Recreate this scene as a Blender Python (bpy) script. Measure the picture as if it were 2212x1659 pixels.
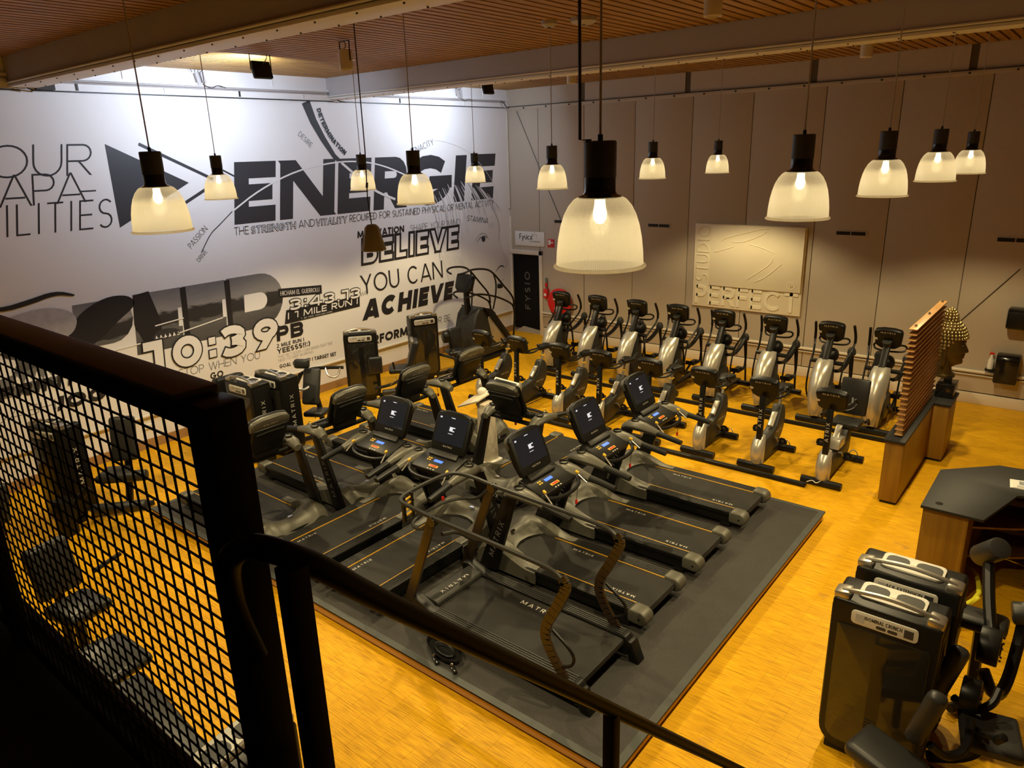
import bpy, bmesh, math, random
from mathutils import Matrix, Vector, Euler
PI = math.pi
R = math.radians
rnd = random.Random(7)
for o in list(bpy.data.objects):
    bpy.data.objects.remove(o, do_unlink=True)
SC = bpy.context.scene
COL = SC.collection
# ------------------------------------------------------------------ camera
CAM = Vector((11.9734, -14.7338, 4.5813))
yaw, pitch, roll = R(39.4208), R(-17.8235), R(-1.8616)
fw = Vector((-math.sin(yaw) * math.cos(pitch), math.cos(yaw) * math.cos(pitch), math.sin(pitch)))
rt = Vector((math.cos(yaw), math.sin(yaw), 0))
up = rt.cross(fw)
r2 = rt * math.cos(roll) + up * math.sin(roll)
u2 = -rt * math.sin(roll) + up * math.cos(roll)
cd = bpy.data.cameras.new('camera')
cd.sensor_fit = 'HORIZONTAL'
cd.sensor_width = 36
cd.lens = 1563.1 / 2212 * 36
cd.clip_start = 0.05
cam = bpy.data.objects.new('camera', cd)
COL.objects.link(cam)
mw = Matrix((( r2.x, u2.x, -fw.x, CAM.x), (r2.y, u2.y, -fw.y, CAM.y), (r2.z, u2.z, -fw.z, CAM.z), (0, 0, 0, 1)))
cam.matrix_world = mw
SC.camera = cam
# ------------------------------------------------------------------ world, exposure
w = bpy.data.worlds.new('world')
SC.world = w
w.use_nodes = True
w.node_tree.nodes['Background'].inputs[0].default_value = (0.9, 0.85, 0.8, 1)
w.node_tree.nodes['Background'].inputs[1].default_value = 0.01
SC.view_settings.view_transform = 'Standard'
SC.view_settings.look = 'None'
SC.view_settings.gamma = 1
SC.view_settings.use_curve_mapping = False
SC.view_settings.exposure = 0.0
PENDANT_W = 250
GLOW_W = 2.2
PENDANT_COL = (1.0, 0.80, 0.43)
FLOOD_W = 96
FLOOD_COL = (0.68, 0.80, 1.0)
# ------------------------------------------------------------------ materials
MATS = {}
def M(name, col=(.5, .5, .5), rough=.5, metal=0., var=0., vscale=6., bump=0., bscale=60., emit=None, estr=0., spec=None, coat=0.):
    if name in MATS:
        return MATS[name]
    m = bpy.data.materials.new(name)
    m.use_nodes = True
    nt = m.node_tree
    b = nt.nodes['Principled BSDF']
    b.inputs['Base Color'].default_value = (*col, 1)
    b.inputs['Roughness'].default_value = rough
    b.inputs['Metallic'].default_value = metal
    if spec is not None:
        b.inputs['Specular IOR Level'].default_value = spec
    if coat:
        b.inputs['Coat Weight'].default_value = coat
    if emit:
        b.inputs['Emission Color'].default_value = (*emit, 1)
        b.inputs['Emission Strength'].default_value = estr
    tc = None
    if var or bump:
        tc = nt.nodes.new('ShaderNodeTexCoord')
    if var:
        n = nt.nodes.new('ShaderNodeTexNoise')
        n.inputs['Scale'].default_value = vscale
        n.inputs['Detail'].default_value = 4
        nt.links.new(tc.outputs['Object'], n.inputs['Vector'])
        mx = nt.nodes.new('ShaderNodeMix')
        mx.data_type = 'RGBA'
        mx.inputs['A'].default_value = (*[max(0, c * (1 - var)) for c in col], 1)
        mx.inputs['B'].default_value = (*[min(1, c * (1 + var)) for c in col], 1)
        nt.links.new(n.outputs['Fac'], mx.inputs['Factor'])
        nt.links.new(mx.outputs['Result'], b.inputs['Base Color'])
    if bump:
        n2 = nt.nodes.new('ShaderNodeTexNoise')
        n2.inputs['Scale'].default_value = bscale
        n2.inputs['Detail'].default_value = 3
        nt.links.new(tc.outputs['Object'], n2.inputs['Vector'])
        bp = nt.nodes.new('ShaderNodeBump')
        bp.inputs['Strength'].default_value = bump
        bp.inputs['Distance'].default_value = .01
        nt.links.new(n2.outputs['Fac'], bp.inputs['Height'])
        nt.links.new(bp.outputs['Normal'], b.inputs['Normal'])
    MATS[name] = m
    return m
def nodes(name):
    m = bpy.data.materials.new(name)
    m.use_nodes = True
    MATS[name] = m
    return m, m.node_tree, m.node_tree.nodes['Principled BSDF']
def mth(nt, op, a, b=None, c=None):
    n = nt.nodes.new('ShaderNodeMath')
    n.operation = op
    for i, v in enumerate((a, b, c)):
        if v is None:
            continue
        if isinstance(v, (int, float)):
            n.inputs[i].default_value = v
        else:
            nt.links.new(v, n.inputs[i])
    return n.outputs[0]
def ramp(nt, fac, stops):
    n = nt.nodes.new('ShaderNodeValToRGB')
    cr = n.color_ramp
    while len(cr.elements) < len(stops):
        cr.elements.new(.5)
    for e, (p, c) in zip(cr.elements, stops):
        e.position = p
        e.color = (*c, 1)
    nt.links.new(fac, n.inputs[0])
    return n.outputs[0]
def noise(nt, vec, scale, detail=3):
    n = nt.nodes.new('ShaderNodeTexNoise')
    n.inputs['Scale'].default_value = scale
    n.inputs['Detail'].default_value = detail
    nt.links.new(vec, n.inputs['Vector'])
    return n.outputs['Fac']
def vscale(nt, vec, s):
    n = nt.nodes.new('ShaderNodeMapping')
    n.inputs['Scale'].default_value = s
    nt.links.new(vec, n.inputs['Vector'])
    return n.outputs[0]
def mixc(nt, fac, a, b, mode='MIX'):
    n = nt.nodes.new('ShaderNodeMix')
    n.data_type = 'RGBA'
    n.blend_type = mode
    for s, v in (('A', a), ('B', b)):
        if isinstance(v, tuple):
            n.inputs[s].default_value = (*v, 1)
        else:
            nt.links.new(v, n.inputs[s])
    if isinstance(fac, (int, float)):
        n.inputs['Factor'].default_value = fac
    else:
        nt.links.new(fac, n.inputs['Factor'])
    return n.outputs['Result']
def parquet():
    m, nt, b = nodes('oak strip parquet')
    g = nt.nodes.new('ShaderNodeNewGeometry')
    pos = g.outputs['Position']
    br = nt.nodes.new('ShaderNodeTexBrick')
    br.offset = .5
    br.inputs['Color1'].default_value = (.62, .62, .62, 1)
    br.inputs['Color2'].default_value = (1, 1, 1, 1)
    br.inputs['Mortar'].default_value = (.3, .3, .3, 1)
    br.inputs['Scale'].default_value = 1
    br.inputs['Mortar Size'].default_value = .0016
    br.inputs['Brick Width'].default_value = .32
    br.inputs['Row Height'].default_value = .16
    br.inputs['Bias'].default_value = 0
    nt.links.new(pos, br.inputs['Vector'])
    lam = noise(nt, vscale(nt, pos, (5, 95, 1)), 1.0, 2)
    base = ramp(nt, lam, [(.28, (.48, .235, .004)), (.5, (.74, .385, .0075)), (.72, (.86, .48, .012))])
    c = mixc(nt, .26, base, br.outputs['Color'], 'MULTIPLY')
    big = noise(nt, vscale(nt, pos, (1, 1, 1)), .8, 4)
    c = mixc(nt, .45, c, ramp(nt, big, [(.3, (.72, .66, .6)), (.62, (1, 1, 1))]), 'MULTIPLY')
    scuff = noise(nt, pos, 2.2, 5)
    c = mixc(nt, ramp(nt, scuff, [(.66, (0, 0, 0)), (.74, (.5, .5, .5))]), c, (.25, .14, .05))
    nt.links.new(c, b.inputs['Base Color'])
    b.inputs['Roughness'].default_value = .46
    b.inputs['Specular IOR Level'].default_value = .14
    bp = nt.nodes.new('ShaderNodeBump')
    bp.inputs['Strength'].default_value = .15
    bp.inputs['Distance'].default_value = .004
    nt.links.new(lam, bp.inputs['Height'])
    nt.links.new(bp.outputs['Normal'], b.inputs['Normal'])
    return m
def wood(name, c1, c2, axis=1, rough=.5, sc=1.):
    m, nt, b = nodes(name)
    g = nt.nodes.new('ShaderNodeNewGeometry')
    s = [26., 26., 26.]
    s[axis] = 1.6
    n = noise(nt, vscale(nt, g.outputs['Position'], tuple(v * sc for v in s)), 1., 4)
    nt.links.new(ramp(nt, n, [(.3, c1), (.7, c2)]), b.inputs['Base Color'])
    b.inputs['Roughness'].default_value = rough
    return m
def photo_print():
    # flat grey-scale print of a running track: sky, tree line, tarmac, by height on the wall
    m, nt, b = nodes('running track photo print')
    g = nt.nodes.new('ShaderNodeNewGeometry')
    sx = nt.nodes.new('ShaderNodeSeparateXYZ')
    nt.links.new(g.outputs['Position'], sx.inputs[0])
    n = noise(nt, vscale(nt, g.outputs['Position'], (1, 3, 9)), 1.6, 5)
    h = mth(nt, 'ADD', sx.outputs['Z'], mth(nt, 'MULTIPLY', mth(nt, 'SUBTRACT', n, .5), .22))
    f = mth(nt, 'DIVIDE', mth(nt, 'SUBTRACT', h, 1.2), 1.5)
    col = ramp(nt, f, [(.0, (.035, .033, .035)), (.42, (.09, .085, .085)), (.5, (.12, .115, .11)), (.53, (.022, .02, .02)), (.66, (.03, .028, .028)), (.7, (.26, .25, .245)), (.95, (.16, .155, .155))])
    nt.links.new(col, b.inputs['Base Color'])
    b.inputs['Roughness'].default_value = .6
    return m
def rubber_mat():
    m, nt, b = nodes('speckled black rubber matting')
    g = nt.nodes.new('ShaderNodeNewGeometry')
    n = noise(nt, g.outputs['Position'], 240, 2)
    n2 = noise(nt, g.outputs['Position'], 3, 5)
    c = ramp(nt, n, [(.35, (.022, .02, .018)), (.62, (.042, .038, .034)), (.72, (.12, .10, .085))])
    c = mixc(nt, .6, c, ramp(nt, n2, [(.3, (.6, .6, .6)), (.7, (1, 1, 1))]), 'MULTIPLY')
    nt.links.new(c, b.inputs['Base Color'])
    b.inputs['Roughness'].default_value = .72
    return m
def belt_mat():
    m, nt, b = nodes('worn treadmill belt')
    tc = nt.nodes.new('ShaderNodeTexCoord')
    n2 = noise(nt, tc.outputs['Object'], 3.2, 4)
    c = ramp(nt, n2, [(.3, (.006, .0055, .005)), (.7, (.017, .0155, .013))])
    nt.links.new(c, b.inputs['Base Color'])
    b.inputs['Roughness'].default_value = .6
    b.inputs['Specular IOR Level'].default_value = .3
    return m
def shade_glass():
    m = bpy.data.materials.new('ribbed prismatic acrylic')
    m.use_nodes = True
    MATS[m.name] = m
    nt = m.node_tree
    nt.nodes.clear()
    out = nt.nodes.new('ShaderNodeOutputMaterial')
    tr = nt.nodes.new('ShaderNodeBsdfTransparent')
    tr.inputs[0].default_value = (.97, .96, .92, 1)
    tl = nt.nodes.new('ShaderNodeBsdfTranslucent')
    tl.inputs[0].default_value = (.95, .93, .85, 1)
    df = nt.nodes.new('ShaderNodeBsdfDiffuse')
    df.inputs[0].default_value = (.95, .93, .85, 1)
    gl = nt.nodes.new('ShaderNodeBsdfGlossy')
    gl.inputs[1].default_value = .12
    # vertical prism ribs by angle round the lamp axis
    tc = nt.nodes.new('ShaderNodeTexCoord')
    sx = nt.nodes.new('ShaderNodeSeparateXYZ')
    nt.links.new(tc.outputs['Object'], sx.inputs[0])
    ang = mth(nt, 'ARCTAN2', sx.outputs['Y'], sx.outputs['X'])
    rib = mth(nt, 'SINE', mth(nt, 'MULTIPLY', ang, 150.))
    zr = nt.nodes.new('ShaderNodeMapRange')  # scatter drops towards the clear top, also standing in for missing light there
    zr.interpolation_type = 'SMOOTHSTEP'
    nt.links.new(sx.outputs['Z'], zr.inputs['Value'])
    zr.inputs['From Min'].default_value = .19
    zr.inputs['From Max'].default_value = .245
    zr.inputs['To Min'].default_value = .80
    zr.inputs['To Max'].default_value = .34
    f1 = mth(nt, 'MULTIPLY_ADD', rib, .10, zr.outputs[0])
    lw = nt.nodes.new('ShaderNodeLayerWeight')
    lw.inputs[0].default_value = .35
    mA = nt.nodes.new('ShaderNodeMixShader')
    mA.inputs[0].default_value = .5
    nt.links.new(tl.outputs[0], mA.inputs[1])
    nt.links.new(df.outputs[0], mA.inputs[2])
    mB = nt.nodes.new('ShaderNodeMixShader')
    nt.links.new(mth(nt, 'MULTIPLY_ADD', lw.outputs['Facing'], .45, mth(nt, 'SUBTRACT', f1, .12)), mB.inputs[0])
    nt.links.new(tr.outputs[0], mB.inputs[1])
    nt.links.new(mA.outputs[0], mB.inputs[2])
    mC = nt.nodes.new('ShaderNodeMixShader')
    mC.inputs[0].default_value = .06
    nt.links.new(mB.outputs[0], mC.inputs[1])
    nt.links.new(gl.outputs[0], mC.inputs[2])
    nt.links.new(mC.outputs[0], out.inputs[0])
    return m
FLOORM = parquet()
SLATM = wood('warm brown ceiling slat', (.25, .125, .022), (.48, .26, .055), 1, .55)
OAKM = wood('oak veneer panel', (.18, .085, .006), (.27, .14, .014), 2, .45, .5)
OAKL = wood('pale oak board', (.34, .17, .05), (.48, .26, .085), 1, .5)
PLYM = wood('birch plywood edge', (.50, .29, .11), (.66, .42, .19), 0, .55)
PHOTOM = photo_print()
RUBM = rubber_mat()
BELTM = belt_mat()
SHADEM = shade_glass()
WALLM = M('white painted wall', (.80, .78, .76), .7, var=.03, vscale=1.5, bump=.05, bscale=90)
PANELM = M('warm grey painted wall panel', (.50, .43, .34), .65, var=.04, vscale=1.2, bump=.03, bscale=60)
CREAM = M('cream painted woodwork', (.68, .60, .47), .5)
STEELW = M('pale grey painted steel', (.46, .43, .42), .5, var=.05, vscale=2)
STEELE = M('white painted flange', (.70, .68, .64), .5)
INK = M('black vinyl lettering', (.016, .015, .017), .5)
INK2 = M('charcoal vinyl lettering', (.035, .034, .038), .5)
WHITEV = M('white vinyl lettering', (.80, .78, .76), .6)
GREYV = M('pale grey print', (.45, .44, .44), .7, var=.25, vscale=9)
GREYL = M('faint grey print', (.64, .63, .62), .7, var=.1, vscale=7)
BLK = M('satin black plastic', (.0055, .0055, .005), .42, spec=.32, var=.15, vscale=20)
BLKG = M('gloss black plastic', (.008, .008, .008), .14)
BLKM = M('black powder coated steel', (.0055, .005, .0045), .4, spec=.3, var=.2, vscale=15)
BLKR = M('black rail paint', (.004, .0038, .0035), .5, spec=.18, var=.2, vscale=8, bump=.04, bscale=40)
RAILW = M('dark stained handrail', (.022, .013, .008), .28, var=.3, vscale=5)
DGREY = M('dark grey plastic', (.024, .0235, .021), .45, spec=.35, var=.12, vscale=10)
OLIVE = M('champagne grey plastic', (.105, .10, .078), .42, metal=.2, var=.08, vscale=6)
SILV = M('champagne silver shell', (.50, .475, .41), .30, metal=.55, var=.05, vscale=5)
CHROME = M('polished chrome', (.72, .70, .66), .12, metal=1.)
ALU = M('brushed aluminium', (.55, .52, .46), .32, metal=.9)
PADM = M('black vinyl upholstery', (.012, .012, .0115), .4, var=.15, vscale=12, bump=.05, bscale=120)
PADG = M('dark grey upholstery', (.022, .0215, .020), .45, var=.12, vscale=12, bump=.05, bscale=120)
ORANGE = M('orange accent strip', (.70, .37, .03), .4)
YEL = M('yellow plastic', (.80, .48, .03), .4)
YELB = M('yellow enamel', (.72, .66, .03), .4)
REDM = M('red plastic', (.62, .015, .012), .35)
WHITEP = M('white plastic', (.78, .76, .70), .45)
LOGOM = M('silver logo print', (.62, .60, .54), .4, metal=.2)
LOGOD = M('dark grey logo print', (.16, .155, .145), .4)
PLACARD = M('pale instruction placard', (.60, .58, .52), .5, var=.12, vscale=40)
CLEARD = M('smoked acrylic panel', (.020, .018, .014), .10, coat=.4)
BRONZE = M('aged bronze', (.10, .068, .018), .42, metal=.6, var=.35, vscale=9)
GOLD = M('polished gilt', (.42, .33, .15), .3, metal=.9, var=.1, vscale=20)
RELIEF = M('cream relief board', (.88, .80, .60), .55, var=.04, vscale=2)
DESKT = M('charcoal laminate worktop', (.016, .016, .0155), .55, spec=.3, var=.1, vscale=30)
CORD = M('dark lamp cord', (.03, .028, .026), .5)
CORDW = M('pale lamp cord', (.42, .38, .32), .5)
HOUSE = M('dark grey lamp housing', (.030, .030, .031), .5)
BULB = M('glowing lamp bulb', (1, 1, 1), .5, emit=(1., .86, .58), estr=2.5)
SCRB = M('lit dark screen', (.010, .010, .012), .08, emit=(.07, .085, .11), estr=.10)
SCRI = M('lit white screen icon', (.5, .5, .5), .3, emit=(.62, .74, 1.), estr=.55)
DISPB = M('blue lit display', (.02, .05, .3), .3, emit=(.08, .22, 1.), estr=1.4)
BACKD = M('dark void behind slats', (.012, .008, .005), .9)
SOIL = M('dark carpet', (.010, .009, .008), .9)
# ------------------------------------------------------------------ geometry helpers
class G:
    def __init__(s):
        s.v = []
        s.f = []
    def add(s, vs, fs, mat=None):
        n = len(s.v)
        s.v += [tuple(mat @ Vector(p)) if mat else tuple(p) for p in vs]
        s.f += [tuple(i + n for i in f) for f in fs]
        return s
    def box(s, x0, x1, y0, y1, z0, z1, mat=None):
        vs = [(x0, y0, z0), (x1, y0, z0), (x1, y1, z0), (x0, y1, z0), (x0, y0, z1), (x1, y0, z1), (x1, y1, z1), (x0, y1, z1)]
        return s.add(vs, [(0, 3, 2, 1), (4, 5, 6, 7), (0, 1, 5, 4), (1, 2, 6, 5), (2, 3, 7, 6), (3, 0, 4, 7)], mat)
    def cbox(s, c, d, rot=None, mat=None):
        m = Matrix.Translation(c) @ (Euler(rot).to_matrix().to_4x4() if rot else Matrix.Identity(4))
        if mat:
            m = mat @ m
        return s.box(-d[0] / 2, d[0] / 2, -d[1] / 2, d[1] / 2, -d[2] / 2, d[2] / 2, m)
    def prism(s, poly, axis, a, b, mat=None):
        n = len(poly)
        def pt(p, t):
            if axis == 'x':
                return (t, p[0], p[1])
            if axis == 'y':
                return (p[0], t, p[1])
            return (p[0], p[1], t)
        vs = [pt(p, a) for p in poly] + [pt(p, b) for p in poly]
        fs = [tuple(range(n)), tuple(range(2 * n - 1, n - 1, -1))]
        fs += [(i, i + n, (i + 1) % n + n, (i + 1) % n) for i in range(n)]
        return s.add(vs, fs, mat)
    def tube(s, pts, r, seg=8, flat=1., closed=False, mat=None):
        pts = [Vector(p) for p in pts]
        n = len(pts)
        rs = r if isinstance(r, (list, tuple)) else [r] * n
        vs = []
        fs = []
        prev = None
        for i, p in enumerate(pts):
            if closed:
                t = pts[(i + 1) % n] - pts[i - 1]
            else:
                t = pts[min(i + 1, n - 1)] - pts[max(i - 1, 0)]
            t.normalize()
            if prev is None:
                a = Vector((0, 0, 1)) if abs(t.z) < .9 else Vector((1, 0, 0))
                nx = t.cross(a).normalized()
            else:
                nx = (prev - t * prev.dot(t)).normalized()
            prev = nx
            ny = t.cross(nx)
            for k in range(seg):
                a = 2 * PI * k / seg
                vs.append(p + nx * (rs[i] * math.cos(a)) + ny * (rs[i] * flat * math.sin(a)))
        m = n if closed else n - 1
        for i in range(m):
            for k in range(seg):
                k2 = (k + 1) % seg
                j = (i + 1) % n
                fs.append((i * seg + k, i * seg + k2, j * seg + k2, j * seg + k))
        if not closed:
            fs.append(tuple(range(seg - 1, -1, -1)))
            fs.append(tuple((n - 1) * seg + k for k in range(seg)))
        return s.add([tuple(v) for v in vs], fs, mat)
    def cyl(s, p0, p1, r0, r1=None, seg=14, mat=None):
        return s.tube([p0, p1], [r0, r0 if r1 is None else r1], seg, mat=mat)
    def lathe(s, prof, seg=20, c=(0, 0, 0), mat=None, sx=1., sy=1.):
        vs = []
        fs = []
        for (r, z) in prof:
            for k in range(seg):
                a = 2 * PI * k / seg
                vs.append((c[0] + r * sx * math.cos(a), c[1] + r * sy * math.sin(a), c[2] + z))
        for i in range(len(prof) - 1):
            for k in range(seg):
                k2 = (k + 1) % seg
                fs.append((i * seg + k, i * seg + k2, (i + 1) * seg + k2, (i + 1) * seg + k))
        return s.add(vs, fs, mat)
    def disc(s, c, r, seg=16, mat=None, sx=1., sy=1.):
        return s.add([(c[0] + r * sx * math.cos(2 * PI * k / seg), c[1] + r * sy * math.sin(2 * PI * k / seg), c[2]) for k in range(seg)], [tuple(range(seg))], mat)
    def loft(s, secs, cap=True, mat=None):
        n = len(secs[0])
        vs = [p for sec in secs for p in sec]
        fs = []
        for i in range(len(secs) - 1):
            for k in range(n):
                k2 = (k + 1) % n
                fs.append((i * n + k, i * n + k2, (i + 1) * n + k2, (i + 1) * n + k))
        if cap:
            fs.append(tuple(range(n - 1, -1, -1)))
            fs.append(tuple((len(secs) - 1) * n + k for k in range(n)))
        return s.add(vs, fs, mat)
    def ball(s, c, r, seg=10, rings=6, sc=(1, 1, 1), mat=None):
        prof = [(max(1e-4, math.sin(PI * i / rings)), -math.cos(PI * i / rings)) for i in range(rings + 1)]
        vs = []
        for (q, z) in prof:
            for k in range(seg):
                a = 2 * PI * k / seg
                vs.append((c[0] + r * sc[0] * q * math.cos(a), c[1] + r * sc[1] * q * math.sin(a), c[2] + r * sc[2] * z))
        fs = []
        for i in range(rings):
            for k in range(seg):
                k2 = (k + 1) % seg
                fs.append((i * seg + k, i * seg + k2, (i + 1) * seg + k2, (i + 1) * seg + k))
        return s.add(vs, fs, mat)
    def mesh(s, name, bev=0., bseg=2, ang=35):
        me = bpy.data.meshes.new(name)
        me.from_pydata(s.v, [], s.f)
        bm = bmesh.new()
        bm.from_mesh(me)
        bmesh.ops.recalc_face_normals(bm, faces=bm.faces[:])
        if bev:
            es = [e for e in bm.edges if len(e.link_faces) == 2 and e.calc_face_angle(0) > R(32)]
            if es:
                bmesh.ops.bevel(bm, geom=es, offset=bev, segments=bseg, profile=.5, affect='EDGES', clamp_overlap=True)
        bm.to_mesh(me)
        bm.free()
        me.polygons.foreach_set('use_smooth', [True] * len(me.polygons))
        me.set_sharp_from_angle(angle=R(ang))
        return me
    def obj(s, name, mat, parent=None, bev=0., loc=(0, 0, 0), rot=(0, 0, 0), bseg=2):
        return link(name, s.mesh(name, bev, bseg), mat, parent, loc, rot)
def link(name, me, mat, parent=None, loc=(0, 0, 0), rot=(0, 0, 0), scale=(1, 1, 1)):
    if not me.materials:
        me.materials.append(mat)
    elif me.materials[0] is not mat:
        me = me.copy()
        me.materials[0] = mat
    o = bpy.data.objects.new(name, me)
    COL.objects.link(o)
    o.location = loc
    o.rotation_euler = rot
    o.scale = scale
    if parent:
        o.parent = parent
    return o
def tag(o, label, cat=None, group=None, kind=None):
    o['label'] = label
    if cat:
        o['category'] = cat
    if group:
        o['group'] = group
    if kind:
        o['kind'] = kind
    return o
def thing(name, label, cat, loc=(0, 0, 0), rz=0, group=None):
    o = bpy.data.objects.new(name, None)
    o.empty_display_size = .2
    COL.objects.link(o)
    o.location = loc
    o.rotation_euler = (0, 0, rz)
    return tag(o, label, cat, group)
def struct(o, label=None):
    o['kind'] = 'structure'
    if label:
        o['label'] = label
    return o
def dup(root, loc, rz, label, group=None, parent=None):
    def cp(o, p):
        c = o.copy()
        COL.objects.link(c)
        c.parent = p
        for ch in o.children:
            cp(ch, c)
        return c
    r = cp(root, parent)
    r.location = loc
    r.rotation_euler = (0, 0, rz)
    r['label'] = label
    if group:
        r['group'] = group
    return r
def arc(cx, cy, r, a0, a1, n=8, ry=None):
    ry = r if ry is None else ry
    return [(cx + r * math.cos(R(a0 + (a1 - a0) * i / n)), cy + ry * math.sin(R(a0 + (a1 - a0) * i / n))) for i in range(n + 1)]
def rrect(x0, x1, y0, y1, r, n=4):
    rs = r if isinstance(r, (list, tuple)) else [r] * 4   # bl br tr tl
    p = arc(x0 + rs[0], y0 + rs[0], rs[0], 180, 270, n) + arc(x1 - rs[1], y0 + rs[1], rs[1], 270, 360, n)
    return p + arc(x1 - rs[2], y1 - rs[2], rs[2], 0, 90, n) + arc(x0 + rs[3], y1 - rs[3], rs[3], 90, 180, n)
def smooth(pts, it=2, closed=False):
    pts = [Vector(p) for p in pts]
    for _ in range(it):
        q = []
        n = len(pts)
        if not closed:
            q.append(pts[0])
        for i in range(n if closed else n - 1):
            a, b = pts[i], pts[(i + 1) % n]
            q += [a * .75 + b * .25, a * .25 + b * .75]
        if not closed:
            q.append(pts[-1])
        pts = q
    return [tuple(p) for p in pts]
# ------------------------------------------------------------------ stroke lettering
WID = dict(A=.86, B=.66, C=.86, D=.78, E=.58, F=.55, G=.92, H=.76, I=.2, J=.46, K=.7, L=.52, M=1.0, N=.82, O=.96, P=.62, Q=.98, R=.66, S=.6, T=.62, U=.74, V=.82, W=1.18, X=.78, Y=.76, Z=.72)
WID.update({'0': .72, '1': .4, '2': .66, '3': .66, '4': .74, '5': .66, '6': .7, '7': .64, '8': .68, '9': .7, ':': .24, '.': .22, '!': .22, '|': .16, '-': .44, ',': .2, ')': .34, ' ': .38, "'": .2})
def strokes(ch, W, w):
    h = w / 2
    a, b = h, W - h
    m = W / 2
    rx, ry = (W - w) / 2, (1 - w) / 2
    L = lambda *p: (list(p), False)
    D = lambda *p: (list(p), 'diag')
    def el(cx, cy, ex, ey, a0, a1, n=14):
        return (arc(cx, cy, ex, a0, a1, n, ey), False)
    if ch == 'A':
        return [D((a * .9, 0), (m - h * .15, 1)), D((b + h * .1, 0), (m + h * .15, 1)), L((W * .2, .27), (W * .8, .27))]
    if ch in 'BPR':
        o = [L((a, 0), (a, 1))]
        r = .5 - h
        yt = .52 if ch == 'B' else .46
        k = (1 - h - yt) / 2
        bow = [(a, 1 - h)] + arc(max(a, b - k), 1 - h - k, min(k, b - a), 90, -90, 8, k) + [(a, yt)]
        o.append((bow, False))
        if ch == 'B':
            k2 = (yt - h) / 2
            o.append(([(a, yt)] + arc(max(a, b - k2), h + k2, min(k2, b - a), 90, -90, 8, k2) + [(a, h)], False))
        if ch == 'R':
            o.append(D((m * .95, yt), (b + h * .1, 0)))
        return o
    if ch == 'C':
        return [el(m, .5, rx, ry, 42, 318)]
    if ch == 'D':
        return [L((a, 0), (a, 1)), ([(a, 1 - h)] + arc(max(a, b - ry), .5, min(ry, b - a), 90, -90, 12, ry) + [(a, h)], False)]
    if ch == 'E':
        return [L((a, 0), (a, 1)), L((a, 1 - h), (W, 1 - h)), L((a, .5), (W * .92, .5)), L((a, h), (W, h))]
    if ch == 'F':
        return [L((a, 0), (a, 1)), L((a, 1 - h), (W, 1 - h)), L((a, .5), (W * .9, .5))]
    if ch == 'G':
        return [el(m, .5, rx, ry, 42, 352), L((m * 1.0, .45), (W, .45))]
    if ch == 'H':
        return [L((a, 0), (a, 1)), L((b, 0), (b, 1)), L((a, .5), (b, .5))]
    if ch in 'I|':
        return [L((m, 0), (m, 1))]
    if ch == 'J':
        r = (b - a) * .7
        return [([(b, 1), (b, r + h)] + arc(b - r, r + h, r, 0, -100, 6), False)]
    if ch == 'K':
        return [L((a, 0), (a, 1)), D((a, .45), (b, 1)), D((W * .3, .55), (b, 0))]
    if ch == 'L':
        return [L((a, 0), (a, 1)), L((a, h), (W, h))]
    if ch == 'M':
        return [L((a, 0), (a + W * .04, 1)), D((a + W * .04, 1), (m, .1)), D((m, .1), (b - W * .04, 1)), L((b, 0), (b - W * .04, 1))]
    if ch == 'N':
        return [L((a, 0), (a, 1)), L((b, 0), (b, 1)), D((a, 1), (b, 0))]
    if ch in 'OQ0':
        o = [(arc(m, .5, rx, 0, 360 * 23 / 24, 23, ry), True)]
        return o
    if ch == 'S':
        k = (.5 - h) / 2 + h * .0
        t = .5 + (.5 - h) / 2
        bt = h + (.5 - h) / 2
        e = (.5 - h) / 2
        return [(arc(m, t, rx, 35, 270, 9, e)[:] + arc(m, bt, rx, 90, -145, 9, e), False)]
    if ch == 'T':
        return [L((m, 0), (m, 1)), L((0, 1 - h), (W, 1 - h))]
    if ch == 'U':
        return [([(a, 1), (a, rx + h)] + arc(m, rx + h, rx, 180, 360, 10) + [(b, 1)], False)]
    if ch == 'V':
        return [D((a * .9, 1), (m - h * .1, 0)), D((b + h * .1, 1), (m + h * .1, 0))]
    if ch == 'W':
        return [D((a, 1), (W * .28, 0)), D((W * .28, 0), (m, 1)), D((m, 1), (W * .72, 0)), D((W * .72, 0), (b, 1))]
    if ch == 'X':
        return [D((a, 1), (b, 0)), D((a, 0), (b, 1))]
    if ch == 'Y':
        return [D((a, 1), (m, .45)), D((b, 1), (m, .45)), L((m, .48), (m, 0))]
    if ch == 'Z':
        return [L((0, 1 - h), (b, 1 - h)), D((b, 1 - h), (a, h)), L((a, h), (W, h))]
    if ch == '1':
        return [L((b, 0), (b, 1)), L((0, 1 - h), (b, 1 - h))]
    if ch == '2':
        r = (1 - w) * .29
        return [(arc(m, 1 - h - r, rx, 165, -25, 8, r) + [(a, h), (W, h)], False)]
    if ch == '3':
        e1 = (1 - w) / 4
        return [(arc(m * .9, 1 - h - e1, rx, 150, -90, 9, e1), False), (arc(m * .9, h + e1, rx, 90, -150, 9, e1), False)]
    if ch == '4':
        return [L((W * .72, 0), (W * .72, 1)), D((W * .66, 1), (a, .3)), L((a, .26 + h * .3), (W, .26 + h * .3))]
    if ch in '69':
        q = [(arc(m, h + (1 - w) * .31, rx, 0, 345, 15, (1 - w) * .31), True), D((a + h * .2, h + (1 - w) * .35), (W * .72, 1))]
        if ch == '9':
            q = [([(W - x, 1 - y) for x, y in p], c) for p, c in q]
        return q
    if ch == ':':
        d = max(w, .13)
        return [L((m, .08), (m, .08 + d)), L((m, .62), (m, .62 + d))]
    if ch in '.,':
        return [L((m, 0), (m, max(w * .8, .12)))]
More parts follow.
